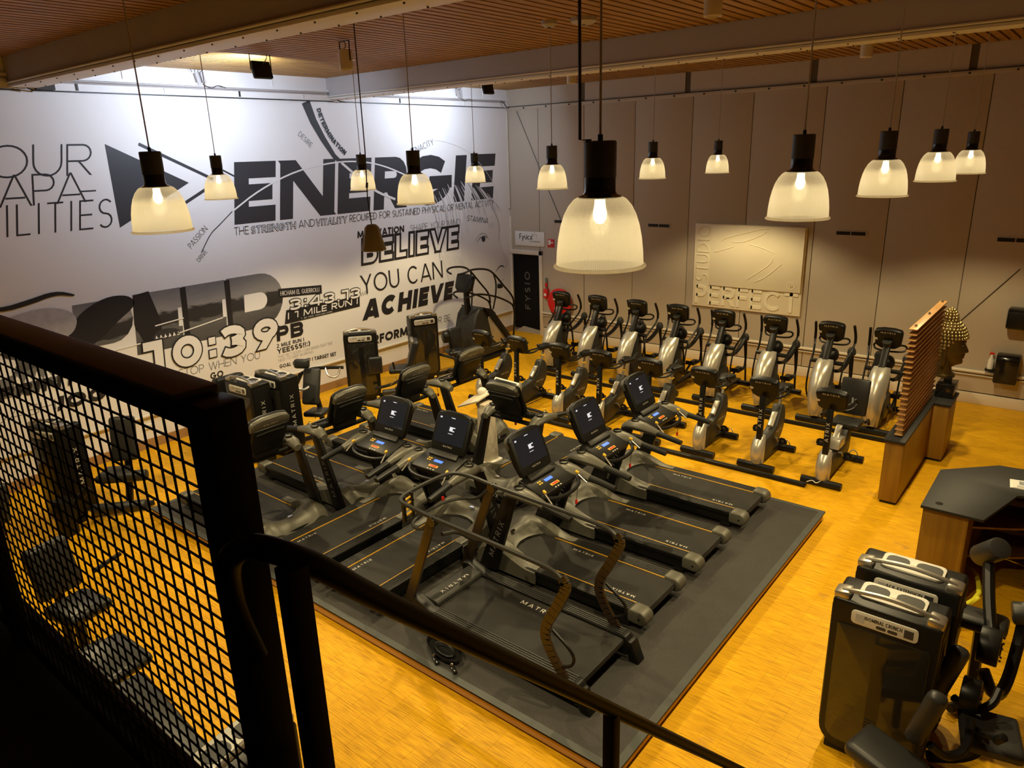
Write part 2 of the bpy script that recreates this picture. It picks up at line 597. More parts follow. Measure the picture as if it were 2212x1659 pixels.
    if ch == '!':
        return [L((m, .3), (m, 1)), L((m, 0), (m, max(w * .8, .12)))]
    if ch == '-':
        return [L((0, .42), (W, .42))]
    if ch == ')':
        return [el(-.1, .5, W * .9, .55, 65, -65, 8)]
    if ch == "'":
        return [L((m, .75), (m, 1))]
    return []
def ribbon(g, pts, w, closed, fn):
    P = [Vector((p[0], p[1])) for p in pts]
    n = len(P)
    l, r = [], []
    for i in range(n):
        if closed:
            d0, d1 = P[i] - P[i - 1], P[(i + 1) % n] - P[i]
        else:
            d0 = P[i] - P[i - 1] if i else P[1] - P[0]
            d1 = P[i + 1] - P[i] if i < n - 1 else P[-1] - P[-2]
        if d0.length < 1e-6:
            d0 = d1
        if d1.length < 1e-6:
            d1 = d0
        d0 = d0.normalized()
        d1 = d1.normalized()
        t = (d0 + d1)
        t = t.normalized() if t.length > 1e-4 else d1
        nn = Vector((-t.y, t.x))
        k = 1 / max(.45, nn.dot(Vector((-d1.y, d1.x))))
        l.append(P[i] + nn * (w / 2 * k))
        r.append(P[i] - nn * (w / 2 * k))
    vs = [fn(p.x, p.y) for p in l] + [fn(p.x, p.y) for p in r]
    m = n if closed else n - 1
    g.add(vs, [(i, (i + 1) % n, n + (i + 1) % n, n + i) for i in range(m)])
def textlen(s, w, sp):
    return sum(max(WID.get(c, .6) * 1., w * 1.02) + sp for c in s) - sp
def lay(g, s, w, fn, length=None, h=1., sp=.12, shear=0., grow=0., squeeze=None):
    """lay capital text along u with cap height h, fitted to a length; fn(u,v)->3d"""
    s = s.upper()
    fat = 1 + max(0, w - .1) * 1.1
    ws = [(WID.get(c, .6) * (fat if c not in ' I|.:!,' else 1), c) for c in s]
    ws = [(max(W, w * 1.05) if c != ' ' else W, c) for W, c in ws]
    tot = sum(W for W, c in ws) + sp * (len(ws) - 1)
    k = (length / h) / tot if length else 1.
    x = 0
    n = 0
    for W, c in ws:
        for pts, cl in strokes(c, W * k, min(w, W * k * .98)):
            n += 1
            e = n * 1.2e-4 if grow is not None else 0
            def f2(u, v, x=x, e=e):
                p = fn(x * h + u * h + shear * v * h, v * h)
                return (p[0] + e * STACK[0], p[1] + e * STACK[1], p[2] + e * STACK[2])
            sw = min(w, W * k * .98 if c not in 'IEFLTH' else w) + grow
            if cl == 'diag':
                (xa, ya), (xb, yb) = pts
                d = Vector((xb - xa, yb - ya))
                hx = sw / 2 * d.length / abs(d.y)
                q = d / abs(d.y) * (grow / 2)
                xa, ya, xb, yb = xa - q.x, ya - q.y, xb + q.x, yb + q.y
                g.add([f2(xa - hx, ya), f2(xa + hx, ya), f2(xb + hx, yb), f2(xb - hx, yb)], [(0, 1, 2, 3)])
                continue
            if grow and not cl:
                P = [Vector(p) for p in pts]
                d0 = (P[0] - P[1]).normalized() * (grow / 2)
                d1 = (P[-1] - P[-2]).normalized() * (grow / 2)
                pts = [tuple(P[0] + d0)] + [tuple(p) for p in pts[1:-1]] + [tuple(P[-1] + d1)]
            ribbon(g, pts, sw, cl, f2)
        x += (W + sp) * k
STACK = [0, 0, 1]
def textmesh(s, w=.16, length=None, h=1., sp=.16, shear=0., name='lettering', center=True):
    g = G()
    lay(g, s, w, lambda u, v: (u, v, 0), length, h, sp, shear)
    if center:
        xs = [p[0] for p in g.v]
        c = (min(xs) + max(xs)) / 2
        g.v = [(p[0] - c, p[1] - h / 2, 0) for p in g.v]
    me = bpy.data.meshes.new(name)
    me.from_pydata(g.v, [], g.f)
    bm = bmesh.new()
    bm.from_mesh(me)
    for f in bm.faces:
        if f.normal.z < 0:
            f.normal_flip()
    bm.to_mesh(me)
    bm.free()
    return me
LOGO = textmesh('MATRIX', .15, 1.0, .13, .42, name='logo_lettering')
def logo(parent, loc, rot, size, mat=None, name='logo_lettering'):
    return link(name, LOGO if (mat or LOGOM) is LOGOM else LOGO_D, mat or LOGOM, parent, loc, rot, (size, size, size))
LOGO_D = LOGO.copy()
LOGO.materials.append(LOGOM)
LOGO_D.materials.append(LOGOD)
# ------------------------------------------------------------------ room shell
XR, YN, ZC = 16.0, -19.5, 6.0
floor = struct(G().box(-.2, XR, YN, .2, -.2, 0).obj('floor', FLOORM), 'yellow oak strip parquet gym floor')
ceil = struct(G().box(-.2, XR, YN, .2, ZC + .06, ZC + .2).obj('ceiling', BACKD), 'dark ceiling behind brown timber slats')
wl = struct(G().box(-.2, 0, YN, .2, 0, ZC + .06).obj('wall_left', WALLM), 'white wall with black motivational lettering')
wb = struct(G().box(0, XR, .0, .2, 0, ZC + .06).obj('wall_back', M('dark seam behind panels', (.16, .13, .10), .8)), 'warm grey panelled back wall')
wr = struct(G().box(XR, XR + .2, YN, .2, 0, ZC + .06).obj('wall_right', PANELM))
wn = struct(G().box(-.2, XR + .2, YN - .2, YN, 0, ZC + .06).obj('wall_front', PANELM))
# parquet blocks of the nearest visible floor, each its own piece on the brick grid of the floor material
blk = G().box(-.1592, .1592, -.0792, .0792, 0, .0022).mesh('floor_block')
cnt = 0
cells = []
for j in range(-75, -40):
    yy = (j + .5) * .16
    off = 0 if j % 2 == 0 else .16
    for i in range(18, 40):
        xx = i * .32 + off + .16
        cells.append((xx, yy))
def onplat(x, y):
    return 2.3 < x < 10.0 and -11.25 < y < -5.7
cells = [c for c in cells if not onplat(*c) and 9.9 < c[0] < 11.6 and -12. < c[1] < -6.6 or (5.4 < c[0] < 9.8 and -12.2 < c[1] < -11.25)]
cells.sort(key=lambda c: (Vector((c[0], c[1], 0)) - CAM).length)
for (xx, yy) in cells[:295]:
    link('floor_block', blk, FLOORM, floor, (xx, yy, 0))
# ceiling slats (run along Y, dark gaps between)
bays = [(-.02, -5.10), (-5.42, -10.42), (-10.76, YN + .05)]
sl_mesh = {}
rest = G()
PITCH = .145
nsl = 0
for bi, (ya, yb) in enumerate(bays):
    me = G().box(-.052, .052, yb, ya, 0, .05).mesh('ceiling_slat')
    lim = (11.6, 10.2, 6.4)[bi]
    x = .07
    while x < XR - .05:
        if x < lim and nsl < 290:
            link('ceiling_slat', me, SLATM, ceil, (x, 0, ZC))
            nsl += 1
        else:
            rest.box(x - .052, x + .052, yb, ya, ZC, ZC + .05)
        x += PITCH
o = rest.obj('ceiling_slats_beyond', SLATM, ceil)
o['kind'] = 'stuff'
# steel beams
def beam(y0, y1, label):
    t = thing('ceiling_beam', label, 'beam')
    struct(t)
    yc = (y0 + y1) / 2
    G().box(0, XR, y0 + .005, y0 + .02, 5.66, ZC + .05).obj('web', STEELW, t)
    G().box(0, XR, y1 - .03, y1 - .02, 5.66, ZC + .05).obj('web', STEELW, t)
    G().box(0, XR, y0, y1, 5.62, 5.655).obj('flange', STEELE, t, .004)
    G().cyl((0, y0 - .012, 5.675), (XR, y0 - .012, 5.675), .014, seg=8).obj('conduit', STEELE, t)
    bm = G().cyl((0, 0, -.012), (0, 0, .004), .009, seg=6).mesh('bolt')
    for i in range(20):
        for yy in (y0 + .05, y1 - .05):
            link('bolt', bm, DGREY, t, (.5 + i * .52, yy, 5.62))
    return t
beam(-5.42, -5.10, 'pale grey steel ceiling beam farther from the stairs, nearer the back wall')
beam(-10.76, -10.42, 'pale grey steel ceiling beam nearer the stairs at upper left')
# left wall upper band: ledges, rails, conduits
tr = struct(G().box(0, .035, YN, -.02, 5.585, 5.60).obj('trim_1', DGREY))
tr = struct(G().box(0, .03, YN, -.02, 5.60, 5.70).obj('trim_2', WALLM))
g = G()
g.cyl((.05, YN, 5.735), (.05, -.15, 5.735), .012, seg=8)
g.cyl((.045, YN, 5.71), (.045, -.15, 5.71), .008, seg=8)
struct(g.obj('trim_3', STEELW))
tr = struct(G().box(0, .045, YN, -.02, 5.755, 5.80).obj('trim_4', WALLM))
for i, y in enumerate((-9.9, -8.6, -7.3, -6.0, -3.6, -1.6)):
    G().box(.03, .042, y, y + .03, 5.61, 5.70).obj('bracket', DGREY if i % 2 == 0 else STEELE, wl)
    G().box(0, .012, y + .7, y + .72, 5.80, 6.0).obj('joint_strip', STEELE, wl)
for y in (-10.55, -5.25, -.14):
    for dy in (-.09, .05):
        pts = smooth([(.05, y + dy - .5, 5.735), (.05, y + dy - .2, 5.735), (.07, y + dy - .12, 5.70), (.08, y + dy - .05, 5.60), (.09, y + dy + .12, 5.585)], 2)
        G().tube(pts, .010, 6).obj('conduit_bend', STEELW if dy < 0 else DGREY, wl)
G().box(.0, .1, -10.44, -10.2, 5.60, 5.70).obj('junction_plate', M('dark brown plate', (.03, .022, .016), .6), wl)
# ballast boxes with cables on the wall under the ceiling
def ballast(y, z, label):
    t = thing('cable_junction', label, 'junction box', (.02, y, z))
    for k in range(2):
        G().box(0, .06, k * .09, k * .09 + .06, -.12, .06).obj('ballast_box', STEELW, t, .006, rot=(R(12), 0, 0))
    for k in range(4):
        yy = -.12 + k * .09
        pts = smooth([(.05, yy * .5, .07), (.09, yy, .16), (.3, yy - .25, .26), (.5, -.5 + .1 * k, .22), (.9, -.9, ZC - z - .01)], 2)
        G().tube(pts, .005, 5).obj('cable', DGREY, t)
    pts = smooth([(.05, .1, -.1), (.07, .24, -.17), (.05, .35, -.10), (.05, .5, -.14)], 2)
    G().tube(pts, .006, 5).obj('cable', DGREY, t)
ballast(-8.05, 5.88, 'grey ballast boxes with loose cables above triangle on white wall')
ballast(-1.85, 5.86, 'small white junction with cables high above last letters of ENERGIE')
# lower pipe and skirting on the left wall
struct(G().cyl((.03, YN, .56), (.03, -.1, .56), .025, seg=8).obj('trim_5', CREAM))
struct(G().box(0, .02, YN, 0, 0, .16).obj('baseboard_left', M('brown wood skirting', (.34, .19, .07), .5)))
G().box(.0, .025, -6.95, -6.8, .36, .40).obj('wall_socket', WHITEP, wl, .004)
G().box(.0, .025, -9.9, -9.72, .34, .42).obj('wall_socket', WHITEP, wl, .004)
# back wall panels, rail, clerestory
seams = [.945, 2.26, 3.59, 4.935, 6.2, 7.56, 8.83, 10.14, 11.46]
for a, b in zip(seams[:-1], seams[1:]):
    G().box(a + .007, b - .007, -.03, 0, .22, 5.53).obj('wall_panel', PANELM, wb, .003)
G().box(.0, .938, -.03, 0, 2.17, 5.53).obj('wall_panel', PANELM, wb, .003)
G().box(11.467, XR, -.03, 0, .22, 5.53).obj('wall_panel', PANELM, wb, .003)
G().box(0, XR, -.05, 0, 5.53, 5.60).obj('wall_rail', PANELM, wb, .004)
struct(G().box(0, XR, -.06, 0, 5.60, 5.615).obj('trim_6', M('dark joint line', (.06, .05, .04), .8)))
bme = G().cyl((0, 0, 0), (0, -.018, 0), .018, seg=8).mesh('bolt')
for i in range(17):
    link('bolt', bme, DGREY, wb, (.55 + i * .66, -.05, 5.565))
cl = [0, 2.28, 4.85, 7.36, 9.88, 12.4, XR]
for a, b in zip(cl[:-1], cl[1:]):
    G().box(a + .0, b - .12, -.02, 0, 5.62, 6.05).obj('upper_panel', PANELM, wb)
    G().box(b - .12, b, -.006, 0, 5.62, 6.05).obj('recess_strip', M('deep brown recess', (.10, .075, .045), .8), wb)
struct(G().box(.93, XR, -.05, 0, .0, .20).obj('baseboard_back', CREAM, bev=.008))
struct(G().cyl((.97, -.06, .60), (11.46, -.06, .60), .03, seg=8).obj('trim_7', CREAM))
struct(G().cyl((.97, -.05, .53), (11.46, -.05, .53), .018, seg=8).obj('trim_8', PANELM))
struct(G().cyl((.02, -.06, 5.5), (.02, -.06, 3.2), .018, seg=6).obj('trim_9', CREAM))
G().tube([(.32, -.045, 5.5), (2.0, -.045, 2.15)], .007, 5).obj('brace_wire', DGREY, wb)
G().tube([(10.95, -.045, 2.45), (9.9, -.045, 1.05)], .007, 5).obj('brace_wire', DGREY, wb)
# door to the treatment room
door = bpy.data.objects.new('door_1', None)
COL.objects.link(door)
struct(door, 'black door with vertical grey FYSIO lettering in cream frame')
G().box(.05, .925, -.01, -.002, .10, 2.06).obj('door_leaf', M('matt black door', (.004, .004, .004), .6, spec=.15), door)
G().box(.925, 1.02, -.075, 0, 0, 2.17).obj('door_frame', CREAM, door, .006)
G().box(.0, 1.02, -.075, 0, 2.06, 2.17).obj('door_frame', CREAM, door, .006)
G().box(.0, .05, -.06, 0, .0, 3.0).obj('door_frame', CREAM, door, .006)
G().prism([(.05, 0), (.925, 0), (.925, .10), (.35, .16)], 'y', -.012, -.001).obj('kick_wedge', M('grey metal sill', (.36, .34, .32), .4), door)
link('lettering', textmesh('FYSIO', .17, .98, .17, .4, name='fysio'), M('dim grey door lettering', (.10, .095, .085), .5), door, (.50, -.014, 1.12), (R(90), R(-90), 0))
# ventilation slots in the back wall
for i, x in enumerate((1.38, 3.95, 7.95, 10.53)):
    t = thing('wall_vent', ('white framed twin air vent by the door, half behind big lamp', 'white framed twin air vent left of the relief board', 'white framed twin air vent right of the relief board', 'white framed twin air vent at far right edge of back wall')[i], 'vent', (x, -.03, 2.86), group='air vents along the back wall')
    G().box(0, .58, -.014, 0, 0, .11).obj('vent_frame', PANELM, t, .003)
    for k in range(2):
        gr = G().box(.03 + k * .265, .28 + k * .265, -.017, -.010, .025, .09).obj('grille', BLK, t)
        for q in range(3):
            G().box(.03 + k * .265, .28 + k * .265, -.019, -.015, .036 + q * .018, .042 + q * .018).obj('louvre', DGREY, gr)
# platform for the treadmills
pl = thing('treadmill_platform', 'low plywood podium covered in black rubber matting under the treadmills', 'platform')
PX0, PX1, PY0, PY1, PZ = 2.5, 9.80, -11.02, -5.93, .12
G().box(PX0 + .02, PX1 - .02, PY0 + .008, PY1 - .02, .02, PZ - .014).obj('podium_base', PLYM, pl)
G().box(PX0, PX1, PY0, PY1, PZ - .014, PZ).obj('rubber_mat', RUBM, pl, .002)
EDG = M('slate edge trim', (.05, .055, .052), .5, var=.2, vscale=8)
for (a, b, c, d) in ((PX0, PX1, PY0, PY0 + .07), (PX0, PX1, PY1 - .07, PY1), (PX0, PX0 + .07, PY0 + .07, PY1 - .07), (PX1 - .07, PX1, PY0 + .07, PY1 - .07)):
    G().box(a, b, c, d, PZ - .016, PZ + .003).obj('edge_trim', EDG, pl)
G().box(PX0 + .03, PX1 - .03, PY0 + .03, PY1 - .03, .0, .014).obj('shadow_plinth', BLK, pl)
# ------------------------------------------------------------------ lettering on the left wall (u = y, v = z)
STACK[:] = [1, 0, 0]
def wtxt(s, y0, z0, length, h, w, mat, label=None, shear=.12, slope=0., layer=0, sp=.12, outline=None, ang=None):
    a = math.atan(slope) if ang is None else R(ang)
    ca, sa = math.cos(a), math.sin(a)
    def fn(off):
        return lambda u, v: (off, y0 + u * ca - v * sa, z0 + u * sa + v * ca)
    off = .002 + layer * .002
    g = G()
    lay(g, s, w, fn(off), length, h, sp, shear, grow=(outline[0] if outline else 0))
    if outline:
        g2 = G()
        lay(g2, s, w, fn(off + .004), length, h, sp, shear)
        o = flat('lettering', g, mat, label)
        flat('lettering_fill', g2, outline[1], None, o)
    else:
        o = flat('lettering', g, mat, label)
    return o
def flat(name, g, mat, label=None, parent=None, nx=1):
    me = bpy.data.meshes.new(name)
    me.from_pydata(g.v, [], g.f)
    o = link(name, me, mat, parent or wl)
    if label:
        o['label'] = label
    return o
def wpoly(pts, mat, layer=0, label=None, name='wall_graphic'):
    g = G()
    off = .002 + layer * .002
    g.add([(off, p[0], p[1]) for p in pts], [tuple(range(len(pts)))])
    return flat(name, g, mat, label)
def wrib(pts, w, mat, layer=0, label=None, name='wall_graphic'):
    g = G()
    off = .002 + layer * .002
    if isinstance(w, (list, tuple)):
        P = [Vector(p) for p in pts]
        n = len(P)
        l, r = [], []
        for i in range(n):
            t = (P[min(i + 1, n - 1)] - P[max(0, i - 1)]).normalized()
            nn = Vector((-t.y, t.x))
            l.append(P[i] + nn * w[i] / 2)
            r.append(P[i] - nn * w[i] / 2)
        g.add([(off, p.x, p.y) for p in l + r], [(i, i + 1, n + i + 1, n + i) for i in range(n - 1)])
    else:
        ribbon(g, pts, w, False, lambda u, v: (off, u, v))
    return flat(name, g, mat, label)
# slogan at the far left
wtxt('YOUR', -11.72, 4.44, 1.81, .44, .055, INK, 'thin black word YOUR', .2, sp=.1)
wtxt('CAPA', -11.62, 4.055, 1.56, .43, .055, INK, 'thin black letters CAPA', .16, sp=.02)
wtxt('-', -10.13, 4.03, .22, .43, .05, INK, None, .1)
wtxt('BILITIES', -11.52, 3.655, 1.76, .43, .055, INK, 'thin black letters BILITIES', .2, sp=.22)
wpoly([(-9.638, 4.875), (-8.42, 4.25), (-9.651, 3.636)], INK2, 0, 'large charcoal triangle')
wrib([(-9.134, 4.869), (-7.985, 4.287)], .05, INK2)
wrib([(-8.574, 3.916), (-8.0, 4.20), (-7.574, 4.314 + .08)][:2], .05, INK2)
wrib([(-7.985, 4.535), (-7.55, 4.30)], .03, INK2)
# ENERGIE with its arcs
def big(s, ya, yb):
    return wtxt(s, ya, 3.50 + (ya + 7.7) * -.0015, yb - ya, 1.05, .27, INK2, None, .155)
for s, ya, yb in (('E', -7.712, -6.88), ('N', -6.785, -5.54), ('E', -5.461, -4.62), ('R', -4.527, -3.62), ('E', -1.477, -.68)):
    big(s, ya, yb)
wtxt('G', -3.62, 3.48, 1.45, 1.08, .26, INK2, None, .1)
wtxt('I', -2.045 - .06, 3.49, .36, 1.04, .36, INK2, None, .17)
wrib([(-5.925, 5.57), (-5.80, 5.233), (-5.62, 4.918), (-5.40, 4.60), (-5.24, 4.47)], [.19, .16, .13, .10, .08], INK2, 1, 'tapering charcoal curve falling into the word ENERGIE')
arcA = smooth([(-7.72, 3.73), (-7.131, 4.063), (-6.301, 4.366), (-5.408, 4.49), (-4.737, 4.486), (-4.131, 4.376), (-3.496, 4.144)], 2)
wrib(arcA, .028, WHITEV, 2)
wrib(smooth([(-8.40, 3.10), (-8.18, 3.40), (-8.033, 3.496), (-7.70, 3.745)], 2), .016, INK2, 1)
wrib(smooth([(-5.24, 4.47), (-4.89, 4.205), (-4.45, 3.88), (-3.9, 3.68)], 2), .05, WHITEV, 2)
wrib(smooth([(-2.9, 4.86), (-2.3, 4.86), (-1.5, 4.62), (-.95, 4.2), (-.60, 3.8), (-.48, 3.45), (-.62, 3.1)], 2), .010, GREYL, 2)
# definition line
L0 = 3.318
for s, ya, yb, ww, ol in (('THE', -7.745, -7.46, .075, None), ('STRENGTH', -7.406, -6.474, .17, 1), ('AND', -6.401, -6.03, .075, None), ('VITALITY', -5.997, -5.251, .17, 1), ('REQUIRED FOR SUSTAINED PHYSICAL OR MENTAL ACTIVITY', -5.18, -.683, .075, None)):
    if ol:
        wtxt(s, ya, L0, yb - ya, .12, .12, INK, 'outlined bold word ' + s, .15, outline=(.17, WHITEV), layer=1, sp=.22)
    else:
        wtxt(s, ya, L0, yb - ya, .14, ww, INK, None, .1, layer=3)
wtxt('MOTIVATION', -5.018, 2.975, 1.30, .14, .24, INK, 'bold black word MOTIVATION', .1, layer=1)
wtxt('SHAPE YOUR MIND', -3.533, 2.965, 1.60, .14, .05, INK2, None, .15, layer=3)
wtxt('BELIEVE', -4.93, 2.455, 2.88, .46, .20, INK, 'white word BELIEVE with heavy black outline', .12, outline=(.24, WHITEV), sp=.24, layer=1)
wtxt('YOU CAN', -5.05, 1.81, 2.45, .40, .10, INK, 'black words YOU CAN', 0., layer=3)
wtxt('ACHIEVE', -5.087, 1.26, 2.75, .42, .30, INK, 'bold black word ACHIEVE', .25, layer=3)
wtxt('PERFORM', -5.20, .68, 1.36, .20, .27, INK, 'bold black word PERFORM', .1)
wtxt('OR BE', -3.0, .75, .56, .15, .06, INK2, None, .05, layer=3)
wtxt('STAMINA', -1.678, 3.03, .78, .13, .09, INK2, None, .1, slope=-.17, layer=3)
wtxt('DESIRE', -6.18, 4.985, .34, .10, .08, INK2, None, 0, ang=-42)
wtxt('TENACITY', -3.34, 4.56, .75, .13, .08, INK2, None, 0, ang=17)
wtxt('PASSION', -8.56, 3.18, .45, .10, .08, INK2, None, 0, ang=40)
wtxt('DRIVE', -8.46, 2.94, .23, .075, .09, INK2, None, 0, ang=42)
dt = 'DETERMINATION'
dp = [Vector(p) for p in smooth([(-5.70, 5.45), (-5.66, 5.30), (-5.60, 5.15), (-5.52, 5.0), (-5.42, 4.86), (-5.29, 4.73), (-5.14, 4.60)], 3)]
cum = [0]
for a_, b_ in zip(dp[:-1], dp[1:]):
    cum.append(cum[-1] + (b_ - a_).length)
dw = [(.035 if c == 'I' else .095 if c == 'M' else .078) for c in dt]
gap = (cum[-1] - sum(dw)) / len(dt)
pos_ = 0
for c, wd in zip(dt, dw):
    t_ = pos_ + wd / 2
    k = max(i for i in range(len(cum)) if cum[i] <= t_)
    k = min(k, len(dp) - 2)
    d = (dp[k + 1] - dp[k]).normalized()
    p = dp[k] + d * (t_ - cum[k]) - d * (wd / 2)
    wtxt(c, p.x, p.y, wd, .095, .26, INK, None, 0, ang=math.degrees(math.atan2(d.y, d.x)), layer=3)
    pos_ += wd + gap
# SPEED, filled with a running track photograph
def sp(s, ya, yb, z0, h, w=.34):
    o = wtxt(s, ya, z0, yb - ya, h, w, PHOTOM, 'letter ' + s + ' filled with grey running track photograph', .10)
    return o
sp('D', -8.13, -6.98, 1.60, .99)
sp('E', -8.95, -8.16, 1.60, .98)
sp('E', -9.76, -8.97, 1.60, .98)
sp('P', -10.66, -9.78, 1.60, .97)
sp('S', -11.75, -10.68, 1.55, 1.0)
# dark runner legs and shoes across the photograph
wpoly([(-9.66, 2.57), (-9.40, 2.60), (-9.28, 2.05), (-9.34, 1.78), (-9.62, 1.80), (-9.72, 2.1)], INK, 3)
wpoly(smooth([(-10.75, 2.05), (-10.55, 2.40), (-10.1, 2.62), (-9.72, 2.60), (-9.62, 2.42), (-9.95, 2.22), (-10.35, 1.92), (-10.72, 1.82)], 2, True), INK, 3)
wpoly(smooth([(-9.50, 1.80), (-9.40, 1.93), (-9.22, 1.95), (-9.02, 1.90), (-9.00, 1.82), (-9.3, 1.77)], 1, True), INK2, 4)
for k in range(6):
    wpoly([(-9.44 + k * .075, 1.79), (-9.41 + k * .075, 1.86), (-9.385 + k * .075, 1.80)], WHITEV, 5)
for (a, b) in (((-9.4, 2.02), (-8.9, 2.06)), ((-9.05, 1.82), (-8.2, 1.93)), ((-10.72, 1.74), (-9.3, 1.80))):
    wrib([a, b], .02, WHITEV, 5)
for yy in (-8.88, -8.07):
    wpoly([(yy - .06, 1.62), (yy + .04, 1.62), (yy + .10, 2.57), (yy, 2.57)], INK, 3)
# shark-like grey sweep and the second shoe, lower left
wpoly(smooth([(-11.9, 2.45), (-11.4, 2.55), (-10.95, 2.62), (-10.62, 2.52), (-10.52, 2.36), (-10.62, 2.16), (-10.78, 2.12), (-11.3, 2.02), (-11.9, 2.1)], 2, True), GREYV, 4)
sw = smooth([(-11.9, 2.78), (-11.5, 2.66), (-11.1, 2.72), (-10.75, 2.80), (-10.5, 2.72)], 2)
wrib(sw, [.01 + .06 * math.sin(PI * (i + 1) / (len(sw) + 1)) for i in range(len(sw))], INK, 5)
wpoly(smooth([(-12.1, 1.62), (-11.6, 1.72), (-10.9, 1.80), (-10.6, 1.66), (-11.0, 1.46), (-11.6, 1.40), (-12.1, 1.44)], 2, True), M('mid grey print', (.16, .155, .155), .7, var=.3, vscale=8), 4)
for k in range(7):
    wpoly([(-11.55 + k * .13, 1.56), (-11.49 + k * .13, 1.70), (-11.43 + k * .13, 1.58)], WHITEV, 5)
# times
for s, ya, yb, z0, h in (('1', -9.70, -9.38, 1.22, .56), ('0', -9.22, -8.70, 1.22, .53), (':', -8.60, -8.40, 1.24, .42), ('3', -8.36, -7.83, 1.20, .56), ('9', -7.68, -7.17, 1.19, .56)):
    wtxt(s, ya, z0, yb - ya, h, .26 if s != ':' else .3, INK, 'white digit %s with black outline' % s if s != ':' else None, .08, outline=(.09, WHITEV), layer=6)
wtxt('PB', -7.187, 1.265, .60, .28, .26, INK, 'bold black letters PB', .08, layer=3)
wpoly([(-7.03, 2.08), (-6.04, 2.0), (-6.03, 2.17), (-7.01, 2.25)], INK, 1)
wtxt('HICHAM EL GUERROUJ', -6.98, 2.115, .88, .085, .10, WHITEV, 'white name line on black box', 0, slope=-.075, layer=3)
wtxt('3:43.13', -6.84, 1.80, 1.74, .21, .20, INK, 'white outlined time 3:43.13', .1, slope=-.02, outline=(.16, WHITEV), layer=8)
wpoly([(-6.97, 1.56), (-5.13, 1.575), (-5.11, 1.80), (-6.90, 1.82)], INK, 3)
wtxt('| 1 MILE RUN |', -6.90, 1.64, 1.72, .125, .19, WHITEV, 'white words 1 MILE RUN on black bar', .15, layer=5)
wtxt('1.760 YRDS 1.609.344 MTRS', -6.60, 1.585, .75, .03, .12, WHITEV, None, 0, layer=5)
wtxt('WR', -5.09, 1.78, .20, .085, .08, INK2)
wtxt('2 MILE RUN |', -7.206, 1.14, .62, .075, .20, INK, None, .05)
wtxt('YEESSS!!:)', -7.214, 1.02, .76, .10, .22, INK, None, .05)
wtxt('THAT FELT GOOD! I CAN SMASH THAT TIME,', -7.21, .935, 1.30, .055, .05, INK2, None, .05)
wtxt('NEED TO KEEP WORKING', -7.21, .862, .80, .055, .05, INK2, None, .05)
wtxt('GOAL REACHED | TARGET SET', -7.205, .735, 1.34, .075, .20, INK, None, .05, slope=-.04)
wtxt('STOP WHEN YOU', -9.16, 1.06, 1.57, .14, .06, INK, None, .1, slope=-.02)
wtxt('GO', -8.61, .88, .25, .12, .22, INK, None, .1, slope=-.02)
wtxt('SPRINT', -12.0, 1.385, 1.26, .19, .30, INK, 'bold black word SPRINT', .25, layer=7)
wtxt('JOG', -11.124, 1.03, .76, .22, .30, INK, 'bold black word JOG', .2, layer=3)
wtxt('DASH', -11.95, 1.07, .86, .16, .05, INK, 'thin black word DASH', .1)
wtxt('BOD', -10.58, 1.32, .54, .20, .05, INK, 'thin black letters BOD', .1)
wtxt("DON'T", -9.915, 1.07, .5, .09, .06, INK2, None, .1)
wtxt('REACH', -9.915, .87, .58, .09, .24, INK, None, .15)
# faint pencil portrait of a young face at the right of the wall
HK = [0]
def hair(p, w, m):
    P = smooth(p, 2)
    n = len(P)
    HK[0] += 1
    wrib(P, [w * math.sin(PI * (i + .6) / (n + .4)) + .002 for i in range(n)], m, .3 + HK[0] * .012)
r3 = random.Random(11)
FACE = M('pale portrait shading', (.71, .695, .675), .7, var=.04, vscale=3)
wpoly(smooth([(-1.9, 3.25), (-1.2, 3.36), (-.70, 3.25), (-.50, 2.9), (-.48, 2.5), (-.30, 2.05), (-.18, 1.80), (-.32, 1.68), (-.30, 1.52), (-.34, 1.42), (-.40, 1.20), (-.60, .95), (-1.1, .80), (-1.7, 1.0), (-1.95, 1.7)], 2, True), FACE, 0, 'faint grey portrait of a young face')
for k in range(34):
    t = k / 33
    y0 = -2.75 + t * 1.95 + r3.uniform(-.05, .05)
    z0 = 3.55 + .35 * math.sin(PI * t) + r3.uniform(-.08, .10)
    ln = (1.5 - .9 * t) * r3.uniform(.75, 1.1)
    bend = .10 + .35 * t
    hair([(y0 - .10, z0), (y0 + .10, z0 - ln * .3), (y0 + bend * .8, z0 - ln * .65), (y0 + bend + .02, z0 - ln)], r3.uniform(.012, .05), GREYV if k % 4 == 0 else GREYL)
for k in range(14):
    y0 = -2.60 + k * .05
    hair([(y0, 2.35 - .01 * k), (y0 + .10, 2.0), (y0 + .22, 1.65), (y0 + .24, 1.35 - .02 * k)], r3.uniform(.012, .035), GREYL)
hair([(-.85, 3.42), (-.55, 3.05), (-.46, 2.75), (-.52, 2.42)], .04, GREYV)
hair([(-1.42, 2.52), (-1.28, 2.64), (-1.1, 2.69), (-.93, 2.60)], .035, GREYV)
wpoly(smooth([(-1.20, 2.55), (-1.10, 2.62), (-1.0, 2.54), (-1.1, 2.44)], 2, True), INK2, 2)
hair([(-1.36, 2.47), (-1.2, 2.60), (-1.0, 2.60), (-.9, 2.52)], .02, INK2)
wpoly(smooth([(-.95, 2.88), (-.72, 2.93), (-.62, 2.80), (-.82, 2.76)], 2, True), GREYL, 1)
hair([(-.50, 2.5), (-.38, 2.2), (-.24, 1.93), (-.18, 1.80), (-.30, 1.69)], .018, GREYL)
hair([(-.68, 1.66), (-.54, 1.78), (-.40, 1.79), (-.33, 1.73)], .03, INK2)
